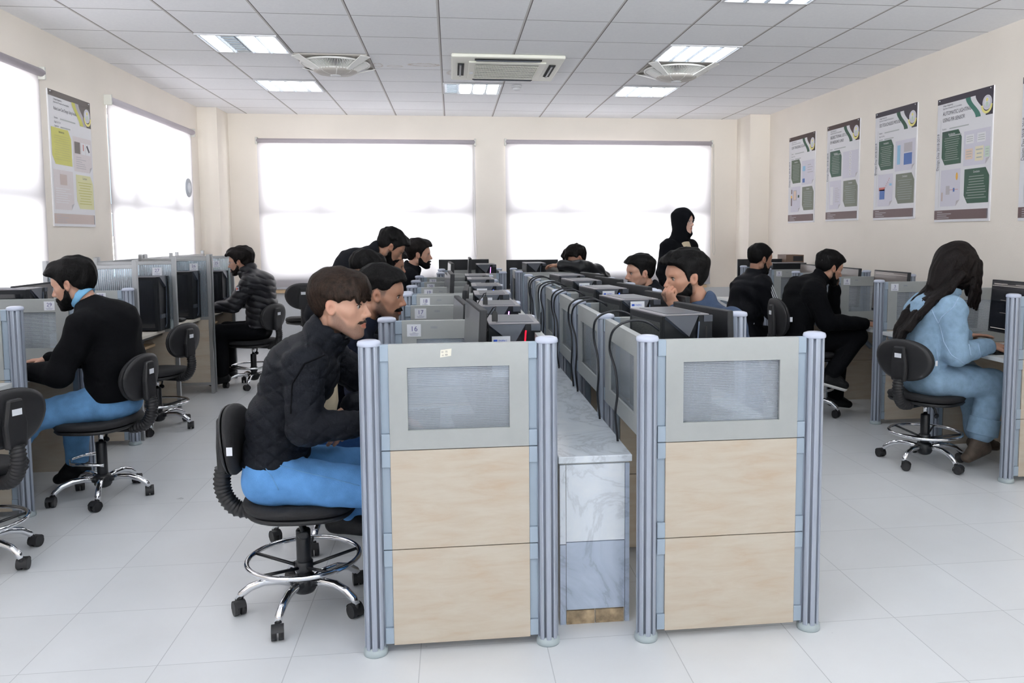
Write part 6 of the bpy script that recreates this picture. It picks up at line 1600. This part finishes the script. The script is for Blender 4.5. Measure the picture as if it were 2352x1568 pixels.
stitch(o, 'jacket', 'denim_seams', CL['seam'], [[(2.933, 4.38, 1.088), (2.875, 4.38, .98), (2.802, 4.38, .923), (2.784, 4.38, .888)], [(2.828, 4.45, .88), (2.785, 4.45, .957), (2.728, 4.45, 1.015)], [(2.767, 4.34, .885), (2.797, 4.34, .784), (2.846, 4.34, .707), (2.928, 4.34, .655)], [(2.645, 4.4, .600), (2.795, 4.4, .575), (2.932, 4.4, .560), (3.057, 4.4, .545)], [(3.063, 4.42, .76), (3.076, 4.42, .714), (3.089, 4.42, .672)], [(2.789, 4.4, .738), (2.815, 4.4, .61)], [(2.992, 4.4, .759), (3.037, 4.4, .56)]], .0026)
for s in 'n':
    a = g[s+'an'] + (g[s+'kn']-g[s+'an'])*.40; b_ = g[s+'an'] + (g[s+'kn']-g[s+'an'])*.10
    G = Grid(np.minimum(a, b_)-.14, np.maximum(a, b_)+.14, .005); G.cap(a, b_, .088, .090, .01); G.cut(a, a-b_, .006); G.cut(b_, b_-a, .006); G.cap(a+(a-b_), b_+(b_-a), .075, .075, .004, op='sub'); V, F = G.mesh(); np_mesh('trouser_cuff', V, F, CL['denim'], o)
e = MB(); rg = g['nwr'] + A(.105, .0, .004); e.tube([(rg[0], rg[1]+.011*math.cos(a)-.010, rg[2]+.011*math.sin(a)) for a in [2*PI*k/14 for k in range(14)]], .0022, 6, 0, True); e.build('ring', M['chrome'], o)
# ------------------------------------------------------------------ daylight and camera
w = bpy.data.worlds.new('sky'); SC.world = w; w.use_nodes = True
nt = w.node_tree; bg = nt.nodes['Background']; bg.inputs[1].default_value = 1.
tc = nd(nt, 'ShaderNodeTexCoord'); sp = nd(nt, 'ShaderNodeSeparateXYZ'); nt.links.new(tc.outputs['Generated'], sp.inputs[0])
k = math_n(nt, 'GREATER_THAN', sp.outputs[2], 0.)                   # dim sky above; bright lower half added to light the ceiling
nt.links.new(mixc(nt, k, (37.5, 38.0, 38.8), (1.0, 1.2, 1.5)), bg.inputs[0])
def portal(name, loc, rot, sx, sy):
    ld = bpy.data.lights.new(name, 'AREA'); ld.shape = 'RECTANGLE'; ld.size = sx; ld.size_y = sy; ld.cycles.is_portal = True
    lo = bpy.data.objects.new(name, ld); COL.objects.link(lo); lo.location = loc; lo.rotation_euler = rot
for (u0, u1, z0, z1) in WB: portal('window_light_portal', ((u0+u1)/2, YB+.02, (z0+z1)/2), (-PI/2, 0, 0), u1-u0, z1-z0)
for (u0, u1, z0, z1) in WF: portal('window_light_portal', ((u0+u1)/2, YF-.02, (z0+z1)/2), (PI/2, 0, 0), u1-u0, z1-z0)
for (u0, u1, z0, z1) in WL: portal('window_light_portal', (XL-.02, (u0+u1)/2, (z0+z1)/2), (0, -PI/2, 0), z1-z0, u1-u0)
cd = bpy.data.cameras.new('camera'); cam = bpy.data.objects.new('camera', cd); COL.objects.link(cam)
F_, CX, CY, YAW, PITCH, ROLL, HCAM = 1872.69, 1265.76, 693.36, .1207, .0827, -.0052, 1.4105
cd.sensor_width = 36.; cd.lens = F_/2352*36.; cd.shift_x = (1176-CX)/2352; cd.shift_y = (CY-784)/2352
fw = Vector((math.sin(YAW)*math.cos(PITCH), math.cos(YAW)*math.cos(PITCH), -math.sin(PITCH))); rt = Vector((math.cos(YAW), -math.sin(YAW), 0)); up = rt.cross(fw)
r2 = rt*math.cos(ROLL) + up*math.sin(ROLL); u2 = -rt*math.sin(ROLL) + up*math.cos(ROLL)
Mx = Matrix((r2, u2, -fw)).transposed().to_4x4(); Mx.translation = (0, 0, HCAM); cam.matrix_world = Mx
cd.clip_start = .05; SC.camera = cam
SC.view_settings.view_transform = 'Standard'; SC.view_settings.look = 'None'; SC.view_settings.gamma = 1.; SC.view_settings.exposure = -.06
SC.view_settings.use_curve_mapping = False
SC.cycles.max_bounces = 8; SC.cycles.diffuse_bounces = 6; SC.cycles.glossy_bounces = 3; SC.cycles.transparent_max_bounces = 12; SC.cycles.transmission_bounces = 6
SC.cycles.sample_clamp_indirect = 6.; SC.cycles.use_adaptive_sampling = True; SC.cycles.adaptive_threshold = .04; SC.cycles.caustics_reflective = False; SC.cycles.caustics_refractive = False
